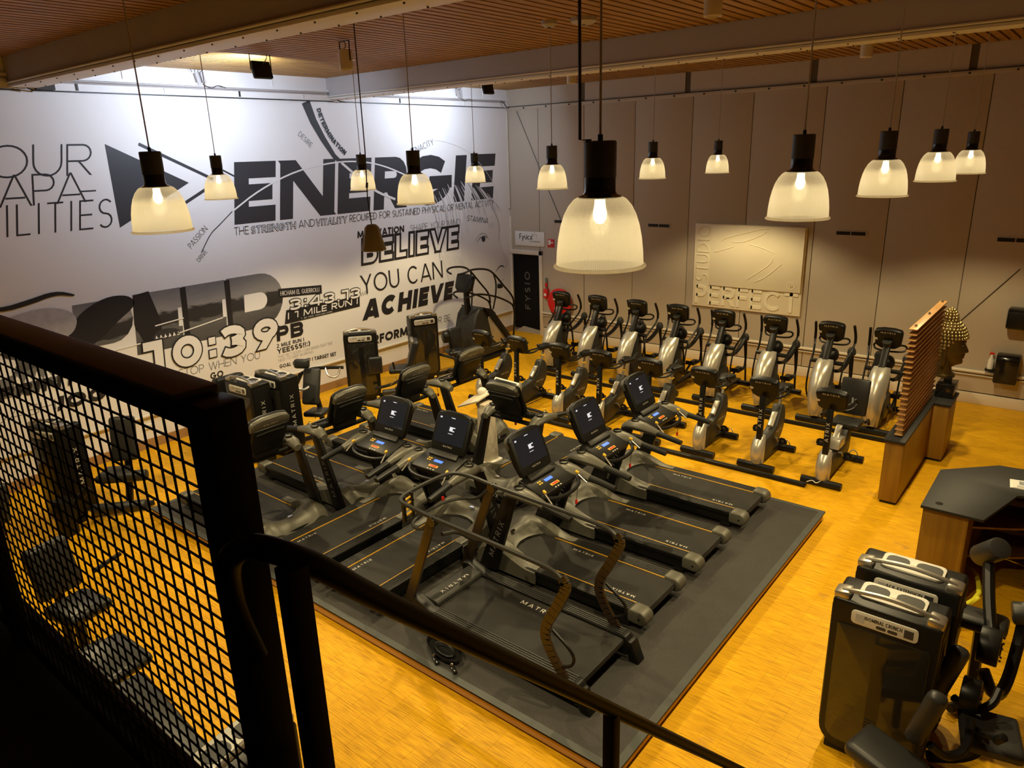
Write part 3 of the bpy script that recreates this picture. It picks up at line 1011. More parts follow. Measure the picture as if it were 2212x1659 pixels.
hair([(-.72, 1.36), (-.52, 1.39), (-.34, 1.44)], .022, GREYV)
# ------------------------------------------------------------------ treadmills (head towards local +Y)
def make_treadmill(label, group):
    t = thing('treadmill', label, 'treadmill', group=group)
    G().prism([(-1.03, .10), (-.98, .05), (.92, .05), (1.0, .10), (1.02, .18), (-1.03, .18)], 'x', -.40, .40).obj('deck_frame', BLK, t, .012)
    for sx in (-1, 1):
        for yy in (-.85, .85):
            G().box(sx * .36 - .04, sx * .36 + .04, yy - .06, yy + .06, 0.002, .06).obj('foot', BLK, t, .01)
    belt = G().prism([(.70, .205), (-1.0, .205), (-1.045, .19), (-1.065, .155), (-1.045, .12), (-1.0, .105), (.70, .105)], 'x', -.27, .27).obj('running_belt', BELTM, t)
    link('belt_logo', LOGO, LOGOM, belt, (-.20, -.72, .2062), (0, 0, R(90)), (.26, .26, .26))
    link('belt_logo', LOGO, LOGOM, belt, (.20, .02, .2062), (0, 0, R(-90)), (.26, .26, .26))
    for sx in (-1, 1):
        a, b = sorted((sx * .278, sx * .425))
        rail = G().box(a, b, -.97, .66, .165, .212).obj('side_rail', BLK, t, .006)
        for k in range(5):
            xx = sx * (.300 + k * .026)
            G().box(xx - .006, xx + .006, -.95, .60, .211, .2165).obj('grip_strip', DGREY, rail)
        a, b = sorted((sx * .2735, sx * .281))
        G().box(a, b, -.93, .56, .19, .2125).obj('accent_strip', ORANGE, rail)
        prof = [(-1.10, .10), (-1.115, .15), (-1.10, .20), (-1.05, .232), (-.93, .235), (-.90, .20), (-.90, .09), (-1.05, .08)]
        a, b = sorted((sx * .276, sx * .437))
        cap = G().prism(prof, 'x', a, b).obj('end_cap', OLIVE, t, .022, bseg=3)
        G().cyl((sx * .437, -1.03, .15), (sx * .439, -1.03, .15), .012, seg=8).obj('cap_screw', BLK, cap)
    # motor hood: a shell that rises from the belt and wraps forward in two ears
    NY = 14
    xs = [-.44, -.425, -.39, -.35, -.315, -.295, -.28, -.26, -.21, -.15, -.08, 0]
    xs = xs + [-q for q in xs[-2::-1]]
    NX = len(xs) - 1
    def sstep(q):
        q = max(0, min(1, q))
        return q * q * (3 - 2 * q)
    def opening(x):
        return .58 + .14 * (1 - min(1, (x / .29) ** 2))
    def start(x):
        return .22 + (opening(x) - .22) * sstep((.305 - abs(x)) / .05)
    def hz(x, y):
        q = abs(x) / .44
        z = .222 + .10 * sstep((y - .30) / .42) * (1 - .35 * max(0, 1 - q / .55)) + .035 * sstep((y - .5) / .3) * max(0, 1 - ((q - .72) / .2) ** 2)
        if abs(x) < .27:
            z = .220 + (z - .220) * sstep((y - start(x)) / .22 + .05)
        z -= .03 * max(0, q - .90) / .10
        if y > .86:
            z -= .13 * ((y - .86) / .19) ** 2
        return z
    g = G()
    idx = {}
    for i, x in enumerate(xs):
        for j in range(NY + 1):
            y = start(x) + (1.05 - start(x)) * j / NY
            idx[i, j] = len(g.v)
            g.v.append((x * (1 - .05 * max(0, y - .98) / .07), y, hz(x, y)))
    for i in range(NX):
        for j in range(NY):
            g.f.append((idx[i, j], idx[i + 1, j], idx[i + 1, j + 1], idx[i, j + 1]))
    ring = [idx[0, j] for j in range(NY + 1)] + [idx[i, NY] for i in range(1, NX + 1)] + [idx[NX, j] for j in range(NY - 1, -1, -1)] + [idx[i, 0] for i in range(NX - 1, 0, -1)]
    base = len(g.v)
    for k in ring:
        p = g.v[k]
        g.v.append((p[0], p[1], .06 if abs(p[0]) > .42 or p[1] > 1.0 else .20))
    for k in range(len(ring)):
        k2 = (k + 1) % len(ring)
        g.f.append((ring[k], ring[k2], base + k2, base + k))
    hood = g.obj('motor_hood', OLIVE, t)
    G().prism([(1.045, .07), (1.062, .08), (1.035, .20), (1.015, .20)], 'x', -.34, .34).obj('hood_band', BLK, hood, .006)
    logo(hood, (0, 1.0615, .13), (R(80), 0, R(180)), .34)
    G().lathe([(.0001, .004), (.035, .004), (.04, 0)], 16, sy=.55).obj('hood_badge', CHROME, hood, loc=(.0, .86, .296), rot=(0, 0, 0))
    g = G()
    g.tube([(q * .02, start(q * .02), hz(q * .02, start(q * .02)) + .001) for q in range(-13, 14)], .006, 5)
    g.obj('hood_seam', BLK, hood)
    # uprights
    for sx in (-1, 1):
        a, b = sorted((sx * .430, sx * .482))
        u = G().prism([(.72, .06), (.97, .06), (.58, 1.02), (.42, 1.02)], 'x', a, b).obj('upright', BLKM, t, .012)
        ang = math.atan2(.96, -.34)
        logo(u, (sx * .4962, .705, .46), (R(90), 0, R(90)) if sx > 0 else (R(90), 0, R(-90)), .52, LOGOD)
        u.children[0].rotation_euler = Euler((R(90), 0, R(90 * sx))).to_matrix().to_4x4().to_euler()
        u.children[0].matrix_local = Matrix.Translation((sx * .4832, .70, .47)) @ Euler((0, 0, R(90 * sx))).to_matrix().to_4x4() @ Euler((R(90), 0, 0)).to_matrix().to_4x4() @ Euler((0, 0, R(111 if sx > 0 else 69))).to_matrix().to_4x4() @ Matrix.Scale(.5, 4)
        # upper shoulder with cup holder, armrest and grip
        sh = []
        for (y, z, hw, hh) in ((.60, 1.00, .05, .04), (.52, 1.045, .085, .06), (.40, 1.06, .10, .068), (.28, 1.05, .085, .062), (.16, 1.03, .060, .048), (.07, 1.01, .045, .040)):
            xc = sx * (.40 + .02 * (.6 - y))
            sh.append([(xc + hw * math.cos(R(q)), y, z + hh * math.sin(R(q))) for q in range(0, 360, 30)])
        s = G().loft(sh).obj('armrest_shoulder', OLIVE, t)
        cup = G().lathe([(.047, .02), (.054, .024), (.054, .016), (.043, .012), (.040, -.05), (.0001, -.05)], 16).obj('cup_holder', BLK, s, loc=(sx * .405, .42, 1.110))
        G().tube([(sx * .412, .12, 1.02), (sx * .42, -.05, .995), (sx * .423, -.24, .965)], [.046, .043, .038], 10, flat=.8).obj('hand_grip', BLK, t)
        tg = G().cbox((sx * .30, .17, 1.105), (.028, .045, .03), (R(20), 0, R(10 * sx))).obj('speed_toggle', YEL, t, .010)
        G().cyl((sx * .30, .16, 1.08), (sx * .32, .06, 1.0), .009, seg=8).obj('toggle_stalk', ALU, t)
    # dash
    m = Matrix.Translation((0, .36, 1.07)) @ Euler((R(18), 0, 0)).to_matrix().to_4x4()
    dash = G().box(-.31, .31, -.17, .16, -.035, .03, m).obj('control_panel', BLK, t, .02)
    def on(dx, dy, sxx, syy, name, mat, hgt=.008, bev=.003):
        return G().box(dx - sxx / 2, dx + sxx / 2, dy - syy / 2, dy + syy / 2, .028, .03 + hgt, m).obj(name, mat, dash, bev)
    on(0, -.01, .13, .038, 'blue_display', DISPB, .002, 0)
    on(.0, -.10, .14, .035, 'stop_button', ORANGE, .006)
    on(.0, -.10, .10, .020, 'stop_button_centre', REDM, .009)
    for k in range(4):
        on(-.16 + (k % 2) * .035, -.02 + (k // 2) * .03, .024, .018, 'yellow_button', YEL, .004)
    for k in range(3):
        on(-.045 + k * .045, -.15, .022, .014, 'grey_button', LOGOM, .004)
    G().prism([(-.22, .06), (.22, .06), (.19, .14), (-.19, .14)], 'z', .028, .055, m).obj('reading_rack', DGREY, dash, .008)
    pts = smooth([(-.33, .20, 1.045), (-.24, .10, 1.02), (-.1, .06, 1.01), (.1, .06, 1.01), (.24, .10, 1.02), (.33, .20, 1.045)], 2)
    G().tube(pts, .021, 8).obj('sensor_bar', BLK, t)
    # console: tall tilted screen, champagne top cap at the back
    mc = Matrix.Translation((0, .585, 1.33)) @ Euler((R(-24), 0, 0)).to_matrix().to_4x4()
    prof = [(-.255, -.20), (.255, -.20), (.27, -.10), (.275, .21), (.24, .255), (.12, .285), (-.12, .285), (-.24, .255), (-.275, .21), (-.27, -.10)]
    con = G().prism(prof, 'y', -.035, .02, mc).obj('console', BLK, t, .018, bseg=3)
    bk = [(-.20, -.21), (.20, -.21), (.235, -.05), (.24, .15), (-.24, .15), (-.235, -.05)]
    G().prism(bk, 'y', .015, .085, mc).obj('console_back', BLK, con, .02)
    tp = [(-.262, .12), (.262, .12), (.268, .21), (.235, .252), (.115, .282), (-.115, .282), (-.235, .252), (-.268, .21)]
    G().prism(tp, 'y', .0, .07, mc).obj('console_top_cap', OLIVE, con, .016)
    l = logo(con, (0, 0, 0), (0, 0, 0), .2)
    l.matrix_local = mc @ Matrix.Translation((0, .0712, .195)) @ Euler((R(90), 0, R(180))).to_matrix().to_4x4() @ Matrix.Scale(.20, 4)
    G().tube([(-.19, .088, .085), (0, .092, .10), (.19, .088, .085)], .008, 6, mat=mc).obj('back_ridge', DGREY, con)
    scr = G().box(-.225, .225, -.0375, -.034, -.10, .225, mc).obj('screen', SCRB, con)
    for (dx, dz, a, b) in ((0, .075, .05, .05), (.03, .095, .06, .012), (.03, .055, .045, .012), (0, .02, .07, .006), (0, .205, .06, .008), (-.19, .19, .03, .018)):
        G().box(dx - a / 2, dx + a / 2, -.0385, -.0376, dz - b / 2, dz + b / 2, mc).obj('screen_icon', SCRI, scr)
    l = logo(con, (0, 0, 0), (0, 0, 0), .13)
    l.matrix_local = mc @ Matrix.Translation((0, -.0362, -.135)) @ Euler((R(90), 0, 0)).to_matrix().to_4x4() @ Matrix.Scale(.14, 4)
    G().prism([(-.16, 1.02), (.16, 1.02), (.20, 1.17), (-.20, 1.17)], 'y', .47, .56).obj('console_neck', BLK, t, .015)
    G().cyl((-.46, .50, 1.0), (.46, .50, 1.0), .03, seg=10).obj('cross_bar', BLKM, t)
    return t
TG = 'motorised treadmills on the podium'
tm0 = make_treadmill('treadmill at the left front corner of podium, behind the fence post, back of console showing', TG)
tm0.location = (3.92, -10.34, PZ)
tm0.rotation_euler = (0, 0, R(-90))
def keyed(root):
    g = G()
    k = g.cbox((0, 0, 0), (.03, .02, .05)).obj('safety_key', REDM, root, .006, loc=(.24, .14, .78))
    G().tube([(.24, .14, .80), (.245, .13, .92), (.25, .12, 1.02)], .003, 5).obj('safety_cord', BLK, root)
keyed(tm0)
for (x, y, rz, lb) in (
    (3.92, -9.13, -90, 'second treadmill of the left row, its grey hood beside the white-screen treadmill'),
    (3.92, -7.93, -90, 'third treadmill of the left row, console back right above the white screen'),
    (3.92, -6.74, -90, 'farthest treadmill of the left row, next to the weight machines'),
    (5.44, -9.72, 0, 'treadmill whose screen shows bright white, belt pointing at the handrail'),
    (6.44, -9.72, 0, 'treadmill with dark screen beside the white-screen one, behind the curved manual treadmill loop'),
    (6.13, -7.14, 180, 'treadmill turned the other way beside the white kiosk, back of console showing'),
    (8.08, -9.02, 90, 'right row treadmill closest to the manual treadmill'),
    (8.08, -7.86, 90, 'middle treadmill of the right row'),
    (8.08, -6.61, 90, 'right row treadmill closest to the exercise bikes')):
    dup(tm0, (x, y, PZ), R(rz), lb, TG)
# manual drive treadmill with long handrails, nearest to the stairs
md = thing('manual_treadmill', 'frameless manual treadmill with long curved handrails and yellow rungs nearest the stairs', 'treadmill', (8.20, -10.20, PZ), R(90))
for sx in (-1, 1):
    a, b = sorted((sx * .33, sx * .45))
    r = G().prism([(-1.02, .05), (-1.06, .16), (-1.0, .25), (.72, .25), (.92, .32), (1.0, .30), (1.0, .12), (.9, .05)], 'x', a, b).obj('side_rail', BLK, md, .02)
    for k in range(4):
        xx = sx * (.35 + k * .026)
        G().box(xx - .006, xx + .006, -.96, .66, .249, .255).obj('grip_strip', DGREY, r)
    a, b = sorted((sx * .34, sx * .46))
    G().prism([(-1.04, .0), (-1.14, .0), (-1.06, .20), (-.98, .22)], 'x', a, b).obj('rear_foot', BLK, md, .012)
    G().box(sx * .40 - .05, sx * .40 + .05, .72, .92, 0, .06).obj('front_foot', BLK, md, .01)
    G().prism([(.98, .18), (1.10, .18), (.66, 1.26), (.56, 1.26)], 'x', *sorted((sx * .405, sx * .44))).obj('front_upright', M('bronze black steel', (.030, .018, .008), .32), md, .008)
    col = smooth([(-.86, .24), (-.72, .42), (-.64, .62), (-.80, .92), (-.90, 1.14), (-.84, 1.20)], 2)
    g = G()
    for i in range(len(col) - 1):
        p, q = Vector(col[i]), Vector(col[i + 1])
        d = (q - p).normalized() * .002
        n = Vector((-(q - p).y, (q - p).x)).normalized() * .045
        g.prism([tuple(p - d - n), tuple(q + d - n), tuple(q + d + n), tuple(p - d + n)], 'x', *sorted((sx * .405, sx * .435)))
    g.obj('rear_upright', M('bronze black steel', (.030, .018, .008), .32), md)
    hr = smooth([(sx * .42, -.86, 1.17), (sx * .42, -.76, 1.24), (sx * .42, -.4, 1.255), (sx * .42, .3, 1.275), (sx * .42, .62, 1.28), (sx * .42, .84, 1.30), (sx * .40, 1.06, 1.30), (sx * .30, 1.14, 1.30), (0, 1.15, 1.30)], 2)
    G().tube(hr, .021, 8).obj('handrail', DGREY, md)
    G().tube(smooth([(sx * .42, .64, 1.24), (sx * .40, .78, 1.08), (sx * .36, .98, 1.05), (sx * .2, 1.06, 1.05), (0, 1.07, 1.05)], 2), .017, 8).obj('lower_handle', DGREY, md)
    G().cyl((sx * .455, .60, 1.25), (sx * .39, .60, 1.25), .05, seg=12).obj('clamp', BLKG, md)
    G().tube(smooth([(sx * .42, -.84, .34), (sx * .42, -.95, .40), (sx * .42, -.96, .52), (sx * .42, -.74, .66)], 2), .014, 6).obj('brace', BLKM, md)
G().box(-.335, .335, -1.0, .76, .16, .235).obj('running_belt', BELTM, md, .03)
link('belt_logo', LOGO, LOGOM, md, (.22, -.10, .2365), (0, 0, R(-90)), (.40, .40, .40))
G().prism([(.70, .235), (.72, .28), (.90, .30), (.94, .2)], 'x', -.335, .335).obj('front_cover', DGREY, md, .015)
link('logo_lettering', LOGO, LOGOM, md, (0, .80, .2925), (R(6), 0, R(180)), (.40, .40, .40))
yb = G().box(-.34, -.31, 1.085, 1.115, 1.04, 1.31).obj('rung_bracket', BLK, md)
for k in range(4):
    G().cyl((-.30, 1.10, 1.10 + k * .055), (-.215, 1.12, 1.10 + k * .055), .011, seg=8).obj('yellow_rung', YEL, md)
G().box(-.215, -.19, 1.10, 1.13, 1.04, 1.31).obj('rung_bracket', BLK, md)
G().tube(smooth([(-.3, .62, 1.05), (-.1, .60, 1.0), (.1, .60, .8), (.3, .62, .72)], 2), .02, 8).obj('cross_brace', DGREY, md)
# black oval tray with strap, modelled in place of shadow shapes and a harness
tray = thing('shadow_shape_tray', 'black oval tray with coiled strap standing in for shadow shapes and a harness beside the manual treadmill', 'tray', (7.80, -10.78, PZ + .003), R(-12))
G().lathe([(.0001, .004), (.17, .004), (.20, .02), (.215, .06), (.205, .06), (.185, .022), (.0001, .012)], 28, sx=1.15, sy=.55).obj('tray', BLKG, tray)
coil = [(.10 * math.cos(i * .55) * (1 + i * .012), .045 * math.sin(i * .55) * (1 + i * .012), .02 + .0006 * i) for i in range(40)]
G().tube(coil, .008, 5).obj('coiled_strap', BLK, tray)
for k, (dx, dy) in enumerate(((.02, -.17), (.24, -.16))):
    b = thing('metal_clip', ('small black clip lying below the strap tray', 'small black clip with chrome bolt lying right of the strap tray')[k], 'clip', (7.80 + dx, -10.80 + dy * .7, PZ + .003), R(-30))
    G().box(-.06, .06, -.02, .02, 0, .025).obj('clip_body', BLKG, b, .008)
    G().ball((-.05, 0, .03), .018).obj('clip_bolt', CHROME, b)
# ------------------------------------------------------------------ cross trainers (front faces local -Y)
def make_elliptical(label, group):
    t = thing('cross_trainer', label, 'cross trainer', group=group)
    # silver banana shell
    secs = []
    for (y, z, w, d) in ((-.62, .12, .10, .11), (-.66, .28, .125, .14), (-.66, .48, .145, .16), (-.61, .66, .155, .165), (-.52, .84, .160, .155), (-.40, .98, .15, .11), (-.32, 1.06, .125, .05)):
        sec = []
        for q in range(0, 360, 24):
            a = R(q)
            sec.append((w * math.cos(a) * (1 - .12 * abs(math.sin(a))), y + d * math.sin(a) * (1.0 if math.sin(a) < 0 else .5), z - .35 * d * math.sin(a)))
        secs.append(sec)
    G().loft(secs).obj('front_shell', SILV, t)
    sec2 = []
    for (y, z, w, d) in ((-.50, .10, .10, .16), (-.46, .35, .125, .28), (-.42, .60, .13, .28), (-.32, .85, .12, .2), (-.24, 1.0, .10, .08)):
        sec2.append([(w * math.cos(R(q)), y + d * .5 + d * math.sin(R(q)), z) for q in range(0, 360, 30)])
    G().loft(sec2).obj('drive_cover', DGREY, t)
    G().cyl((-.145, -.30, .42), (.145, -.30, .42), .23, seg=22).obj('flywheel_cover', DGREY, t, .02)
    # mast and console
    G().prism([(-.52, .84), (-.38, .80), (-.10, 1.40), (-.18, 1.44)], 'x', -.052, .052).obj('mast', BLK, t, .02)
    mc = Matrix.Translation((0, -.11, 1.50)) @ Euler((R(18), 0, 0)).to_matrix().to_4x4()
    prof = [(-.10, -.18), (.10, -.18), (.19, -.12), (.215, .10), (.20, .155), (.08, .18), (-.08, .18), (-.20, .155), (-.215, .10), (-.19, -.12)]
    con = G().prism(prof, 'y', -.06, .05, mc).obj('console', BLK, t, .03, bseg=3)
    l = logo(con, (0, 0, 0), (0, 0, 0), .2)
    l.matrix_local = mc @ Matrix.Translation((0, -.0615, .125)) @ Euler((R(90), 0, 0)).to_matrix().to_4x4() @ Matrix.Scale(.22, 4)
    G().box(-.205, -.155, -.0605, -.05, -.02, .02, mc).obj('data_sticker', LOGOM, con)
    G().cyl((0, -.16, 1.36), (0, -.20, 1.46), .055, .075, seg=12).obj('console_boss', DGREY, con)
    G().box(-.16, .16, .05, .055, -.10, .13, mc).obj('screen', SCRB, con)
    pts = smooth([(.10, -.02, 1.36), (.22, .08, 1.36), (.26, .10, 1.30), (.20, .04, 1.24), (-.20, .04, 1.24), (-.26, .10, 1.30), (-.22, .08, 1.36), (-.10, -.02, 1.36)], 2)
    G().tube(pts, .016, 8).obj('fixed_handle', BLK, t)
    # crank body behind the mast
    G().ball((0, .02, 1.05), .13, 12, 8, (.9, 1.1, 1.)).obj('pivot_housing', BLK, t)
    G().cyl((-.27, -.22, .98), (.27, -.22, .98), .035, seg=10).obj('pivot_axle', BLK, t)
    for sx in (-1, 1):
        up_ = smooth([(sx * .27, -.24, .96), (sx * .275, -.10, 1.06), (sx * .315, .06, 1.18), (sx * .33, .12, 1.30)], 2)
        G().tube(up_, .018, 8).obj('moving_arm', BLKM, t)
        G().tube(smooth([(sx * .33, .115, 1.28), (sx * .33, .12, 1.40), (sx * .315, .02, 1.60)], 2), .024, 8).obj('hand_grip', BLK, t)
        G().tube(smooth([(sx * .27, -.24, .96), (sx * .27, -.34, .72), (sx * .27, -.36, .50), (sx * .26, -.26, .32)], 2), .015, 8).obj('lower_link', BLKM, t)
        # suspension arm to the rear knob and its twin drop links
        G().tube(smooth([(sx * .17, -.28, .86), (sx * .2, -.08, .82), (sx * .22, .18, .90), (sx * .22, .38, 1.03)], 2), .045, 8, flat=.7).obj('suspension_arm', BLK, t)
        G().lathe([(.0001, .09), (.04, .08), (.07, .03), (.075, -.03), (.05, -.06), (.0001, -.06)], 12).obj('suspension_cap', DGREY, t, loc=(sx * .22, .42, 1.04))
        ph = .10 if sx > 0 else -.02
        G().tube(smooth([(sx * .24, .42, 1.0), (sx * .25, .44, .70), (sx * .25, .40, .42), (sx * .22, .26, .36 + ph)], 2), .022, 8).obj('drop_link', BLKM, t)
        G().tube([(sx * .20, .44, 1.0), (sx * .20, .56, .55), (sx * .20, .62, .13)], .020, 8).obj('rear_strut', BLKM, t)
        pd = G().box(sx * .17 - .09, sx * .17 + .09, .10, .48, .32 + ph, .345 + ph).obj('pedal', BLK, t, .01)
        G().box(sx * .17 - .09, sx * .17 + .09, .09, .12, .33 + ph, .40 + ph).obj('pedal_lip', BLK, pd, .006)
        G().tube([(sx * .17, .12, .33 + ph), (sx * .18, -.15, .30), (sx * .16, -.30, .42)], .022, 8).obj('pedal_arm', BLKM, t)
    G().box(-.05, .05, -.70, .78, .05, .11).obj('base_rail', BLK, t, .012)
    G().tube([(-.30, -.66, .06), (.30, -.66, .06)], .055, 10).obj('front_foot', BLK, t)
    G().tube([(-.30, .70, .05), (.30, .70, .05)], .045, 10).obj('rear_foot', BLK, t)
    return t
EG = 'row of cross trainers along the back wall'
e0 = None
EL = ['cross trainer at the left end of its row, in front of the red hose reel', 'second cross trainer from the hose reel end', 'third cross trainer from the hose reel end', 'fourth cross trainer from the hose reel, just left of the relief board', 'cross trainer below the left half of the relief board', 'cross trainer below the right end of the relief board', 'cross trainer next to last before the slatted screen', 'cross trainer at the right end, partly behind the slatted wooden screen']
for i, x in enumerate((3.02, 3.94, 4.88, 5.78, 6.70, 7.66, 8.62, 9.50)):
    if e0 is None:
        e0 = make_elliptical(EL[0], EG)
        e0.location = (x, -1.92, 0)
    else:
        dup(e0, (x, -1.92, 0), 0, EL[i], EG)
def floor_rail(x0, x1, y, label, nm=8):
    t = thing('floor_rail', label, 'rail', (0, y, 0))
    G().box(x0, x1, -.045, .045, 0, .05).obj('channel', BLKM, t, .006)
    G().box(x0, x1, -.015, .015, .049, .056).obj('cable_strip', DGREY, t)
    return t
floor_rail(3.0, 9.95, -2.80, 'long black steel floor rail in front of the cross trainers')
floor_rail(3.2, 9.3, -5.11, 'long black steel floor rail in front of the exercise bikes')
# ------------------------------------------------------------------ exercise bikes (front faces local -Y)
def make_bike(label, group, hybrid=False):
    t = thing('exercise_bike', label, 'exercise bike', group=group)
    # silver nose
    secs = []
    for (y, z, w, d) in ((-.47, .10, .09, .09), (-.49, .22, .10, .11), (-.48, .34, .098, .11), (-.44, .44, .088, .09), (-.40, .50, .07, .055)):
        secs.append([(w * math.cos(R(q)), y + d * math.sin(R(q)), z) for q in range(0, 360, 24)])
    G().loft(secs).obj('front_nose', SILV, t)
    if not hybrid:
        body = [(-.46, .13), (-.30, .10), (.15, .20), (.34, .34), (.42, .55), (.38, .72), (.30, .80), (.22, .78), (.16, .66), (.04, .50), (-.20, .44), (-.40, .42)]
    else:
        body = [(-.46, .13), (-.30, .10), (.20, .13), (.52, .14), (.56, .50), (.50, .62), (.36, .60), (.22, .36), (-.16, .40), (-.38, .44)]
    body = [(p[0], p[1]) for p in smooth([(a, b) for a, b in body], 1, True)]
    bd = G().prism(body, 'x', -.075, .075).obj('body_shell', DGREY, t, .02)
    for sx in (-1, 1):
        l = logo(bd, (0, 0, 0), (0, 0, 0), .2)
        l.matrix_local = Matrix.Translation((sx * .0765, .16, .42)) @ Euler((R(90), 0, R(90 * sx))).to_matrix().to_4x4() @ Matrix.Scale(.22, 4)
    G().prism([(-.02, .50), (.14, .66), (.17, .70), (.12, .70), (-.04, .54)], 'x', -.04, .04).obj('body_highlight', SILV, t, .008)
    # mast and console
    G().prism([(-.50, .36), (-.42, .34), (-.40, 1.12), (-.46, 1.12)], 'x', -.040, .040).obj('mast', BLK, t, .012)
    l = logo(t, (0, 0, 0), (0, 0, 0), .2)
    l.matrix_local = Matrix.Translation((0, -.485, .75)) @ Euler((R(90), R(-90), 0)).to_matrix().to_4x4() @ Matrix.Scale(.36, 4)
    mc = Matrix.Translation((0, -.38, 1.24)) @ Euler((R(22), 0, 0)).to_matrix().to_4x4()
    prof = [(-.10, -.17), (.10, -.17), (.185, -.12), (.21, .10), (.195, .145), (.08, .17), (-.08, .17), (-.195, .145), (-.21, .10), (-.185, -.12)]
    con = G().prism(prof, 'y', -.06, .05, mc).obj('console', BLK, t, .03, bseg=3)
    l = logo(con, (0, 0, 0), (0, 0, 0), .2)
    l.matrix_local = mc @ Matrix.Translation((0, -.0615, .118)) @ Euler((R(90), 0, 0)).to_matrix().to_4x4() @ Matrix.Scale(.22, 4)
    G().box(-.195, -.15, -.0605, -.05, -.02, .015, mc).obj('data_sticker', LOGOM, con)
    G().box(-.16, .16, .05, .055, -.10, .12, mc).obj('screen', SCRB, con)
    # handlebars
    hb = smooth([(-.06, -.36, 1.08), (-.20, -.22, 1.06), (-.25, -.05, 1.12), (-.22, -.10, 1.20)], 2)
    for sx in (-1, 1):
        G().tube([(p[0] * -sx, p[1], p[2]) for p in hb], .018, 8).obj('handlebar', BLK, t)
        G().tube([(sx * .12, -.28, 1.10), (sx * .16, .02, 1.10), (sx * .14, .10, 1.15)], .016, 8).obj('elbow_bar', BLK, t)
    G().box(-.11, .11, -.30, -.16, 1.05, 1.09).obj('control_tray', BLK, t, .012)
    if not hybrid:
        G().tube([(0, .30, .74), (0, .40, .98)], .024, 8).obj('seat_post', ALU, t)
        G().box(-.035, .035, .32, .40, .85, .875).obj('seat_clamp', YEL, t, .006)
        pl_ = [(-.05, .22), (.05, .22), (.075, .36), (.13, .52), (.10, .60), (-.10, .60), (-.13, .52), (-.075, .36)]
        G().prism([(p[0], p[1]) for p in smooth(pl_, 1, True)], 'z', .98, 1.05).obj('saddle', BLK, t, .022)
    else:
        G().prism([(-.18, .44), (.10, .44), (.12, .56), (-.14, .58)], 'x', -.10, .10).obj('step_cover', SILV, t, .01)
        G().box(-.20, .20, .34, .72, .58, .66).obj('seat_cushion', PADM, t, .03)
        G().cbox((0, .78, .95), (.40, .07, .55), (R(-10), 0, 0)).obj('backrest', PADM, t, .03)
        G().tube([(-.30, .50, .66), (-.30, .46, .74), (-.30, .28, .76)], .02, 8).obj('seat_handle', BLK, t)
        G().tube([(.30, .50, .66), (.30, .46, .74), (.30, .28, .76)], .02, 8).obj('seat_handle', BLK, t)
    # cranks and pedals
    for sx in (-1, 1):
        zz, yy = (.24, .12) if sx > 0 else (.46, -.10)
        G().tube([(sx * .09, .02, .34), (sx * .105, yy, zz)], .015, 8).obj('crank', ALU, t)
        pd = G().box(sx * .16 - .05, sx * .16 + .05, yy - .06, yy + .06, zz - .015, zz + .015).obj('pedal', BLK, t, .006)
        G().tube(smooth([(sx * .11, yy - .02, zz), (sx * .12, yy - .03, zz + .07), (sx * .20, yy - .03, zz + .07), (sx * .21, yy - .02, zz)], 1), .010, 6, flat=2.2).obj('pedal_strap', BLK, pd)
    ye = .60 if hybrid else .40
    for (y, hw, nm) in ((-.52, .27, 'front_foot'), (ye, .27, 'rear_foot')):
        G().tube([(-hw, y, .055), (-.04, y, .055), (.04, y, .055), (hw, y, .055)], .052, 10).obj(nm, BLK, t)
    G().box(-.05, .05, -.5, ye, .06, .14).obj('base_beam', BLK, t, .01)
    G().tube(smooth([(.05, ye, .10), (.09, ye + .03, .17), (.15, ye + .02, .17), (.19, ye, .10)], 1), .008, 6).obj('lift_handle', ALU, t)
    return t
BG = 'row of exercise bikes behind the treadmills'
BL = ['exercise bike at the left end of its row, below the stair climber', 'second exercise bike from left, nearly in front of the black door', 'third exercise bike from left, with its console below the first cross trainer', 'fourth exercise bike from left, grey mast above the right treadmills', 'fifth exercise bike from left, just behind the farthest right treadmill console', 'exercise bike third from the right end of its row', 'exercise bike second from the right end of its row']
b0 = None
for i, x in enumerate((3.12, 3.98, 4.92, 5.76, 6.68, 7.60, 8.52)):
    if b0 is None:
        b0 = make_bike(BL[0], BG)
        b0.location = (x, -4.42, 0)
    else:
        dup(b0, (x, -4.42, 0), 0, BL[i], BG)
h0 = make_bike('low step-through bike with padded backrest at the right end of the bike row', BG, True)
h0.location = (9.46, -4.45, 0)
G().tube(smooth([(9.30, -5.09, .07), (9.36, -5.02, .09), (9.42, -5.06, .06), (9.47, -4.99, .1)], 2), .006, 5).obj('power_cable', WHITEP)
tag(bpy.data.objects['power_cable'], 'short white power cable by the foot of the step-through bike', 'cable')
# ------------------------------------------------------------------ stair climber at the left wall (front at local -Y)
sc = thing('stair_climber', 'tall stair climber with long black handrails standing at the white wall', 'stair climber', (1.02, -2.45, 0))
prof = [(-.62, .10), (-.60, .80), (-.50, 1.10), (-.36, 1.24), (-.16, 1.24), (.10, 1.02), (.62, .34), (.62, .10)]
body = G().prism(prof, 'x', -.30, .30).obj('body_shell', DGREY, sc, .05, bseg=3)
pan = G().prism([(-.12, .98), (-.04, 1.06), (.50, .42), (.52, .26), (.30, .22), (.02, .46)], 'x', .30, .315).obj('side_panel', SILV, body, .01)
l = logo(pan, (0, 0, 0), (0, 0, 0), .3)
l.matrix_local = Matrix.Translation((.3165, .18, .66)) @ Euler((0, 0, R(90))).to_matrix().to_4x4() @ Euler((R(90), 0, 0)).to_matrix().to_4x4() @ Euler((0, 0, R(-48))).to_matrix().to_4x4() @ Matrix.Scale(.42, 4)
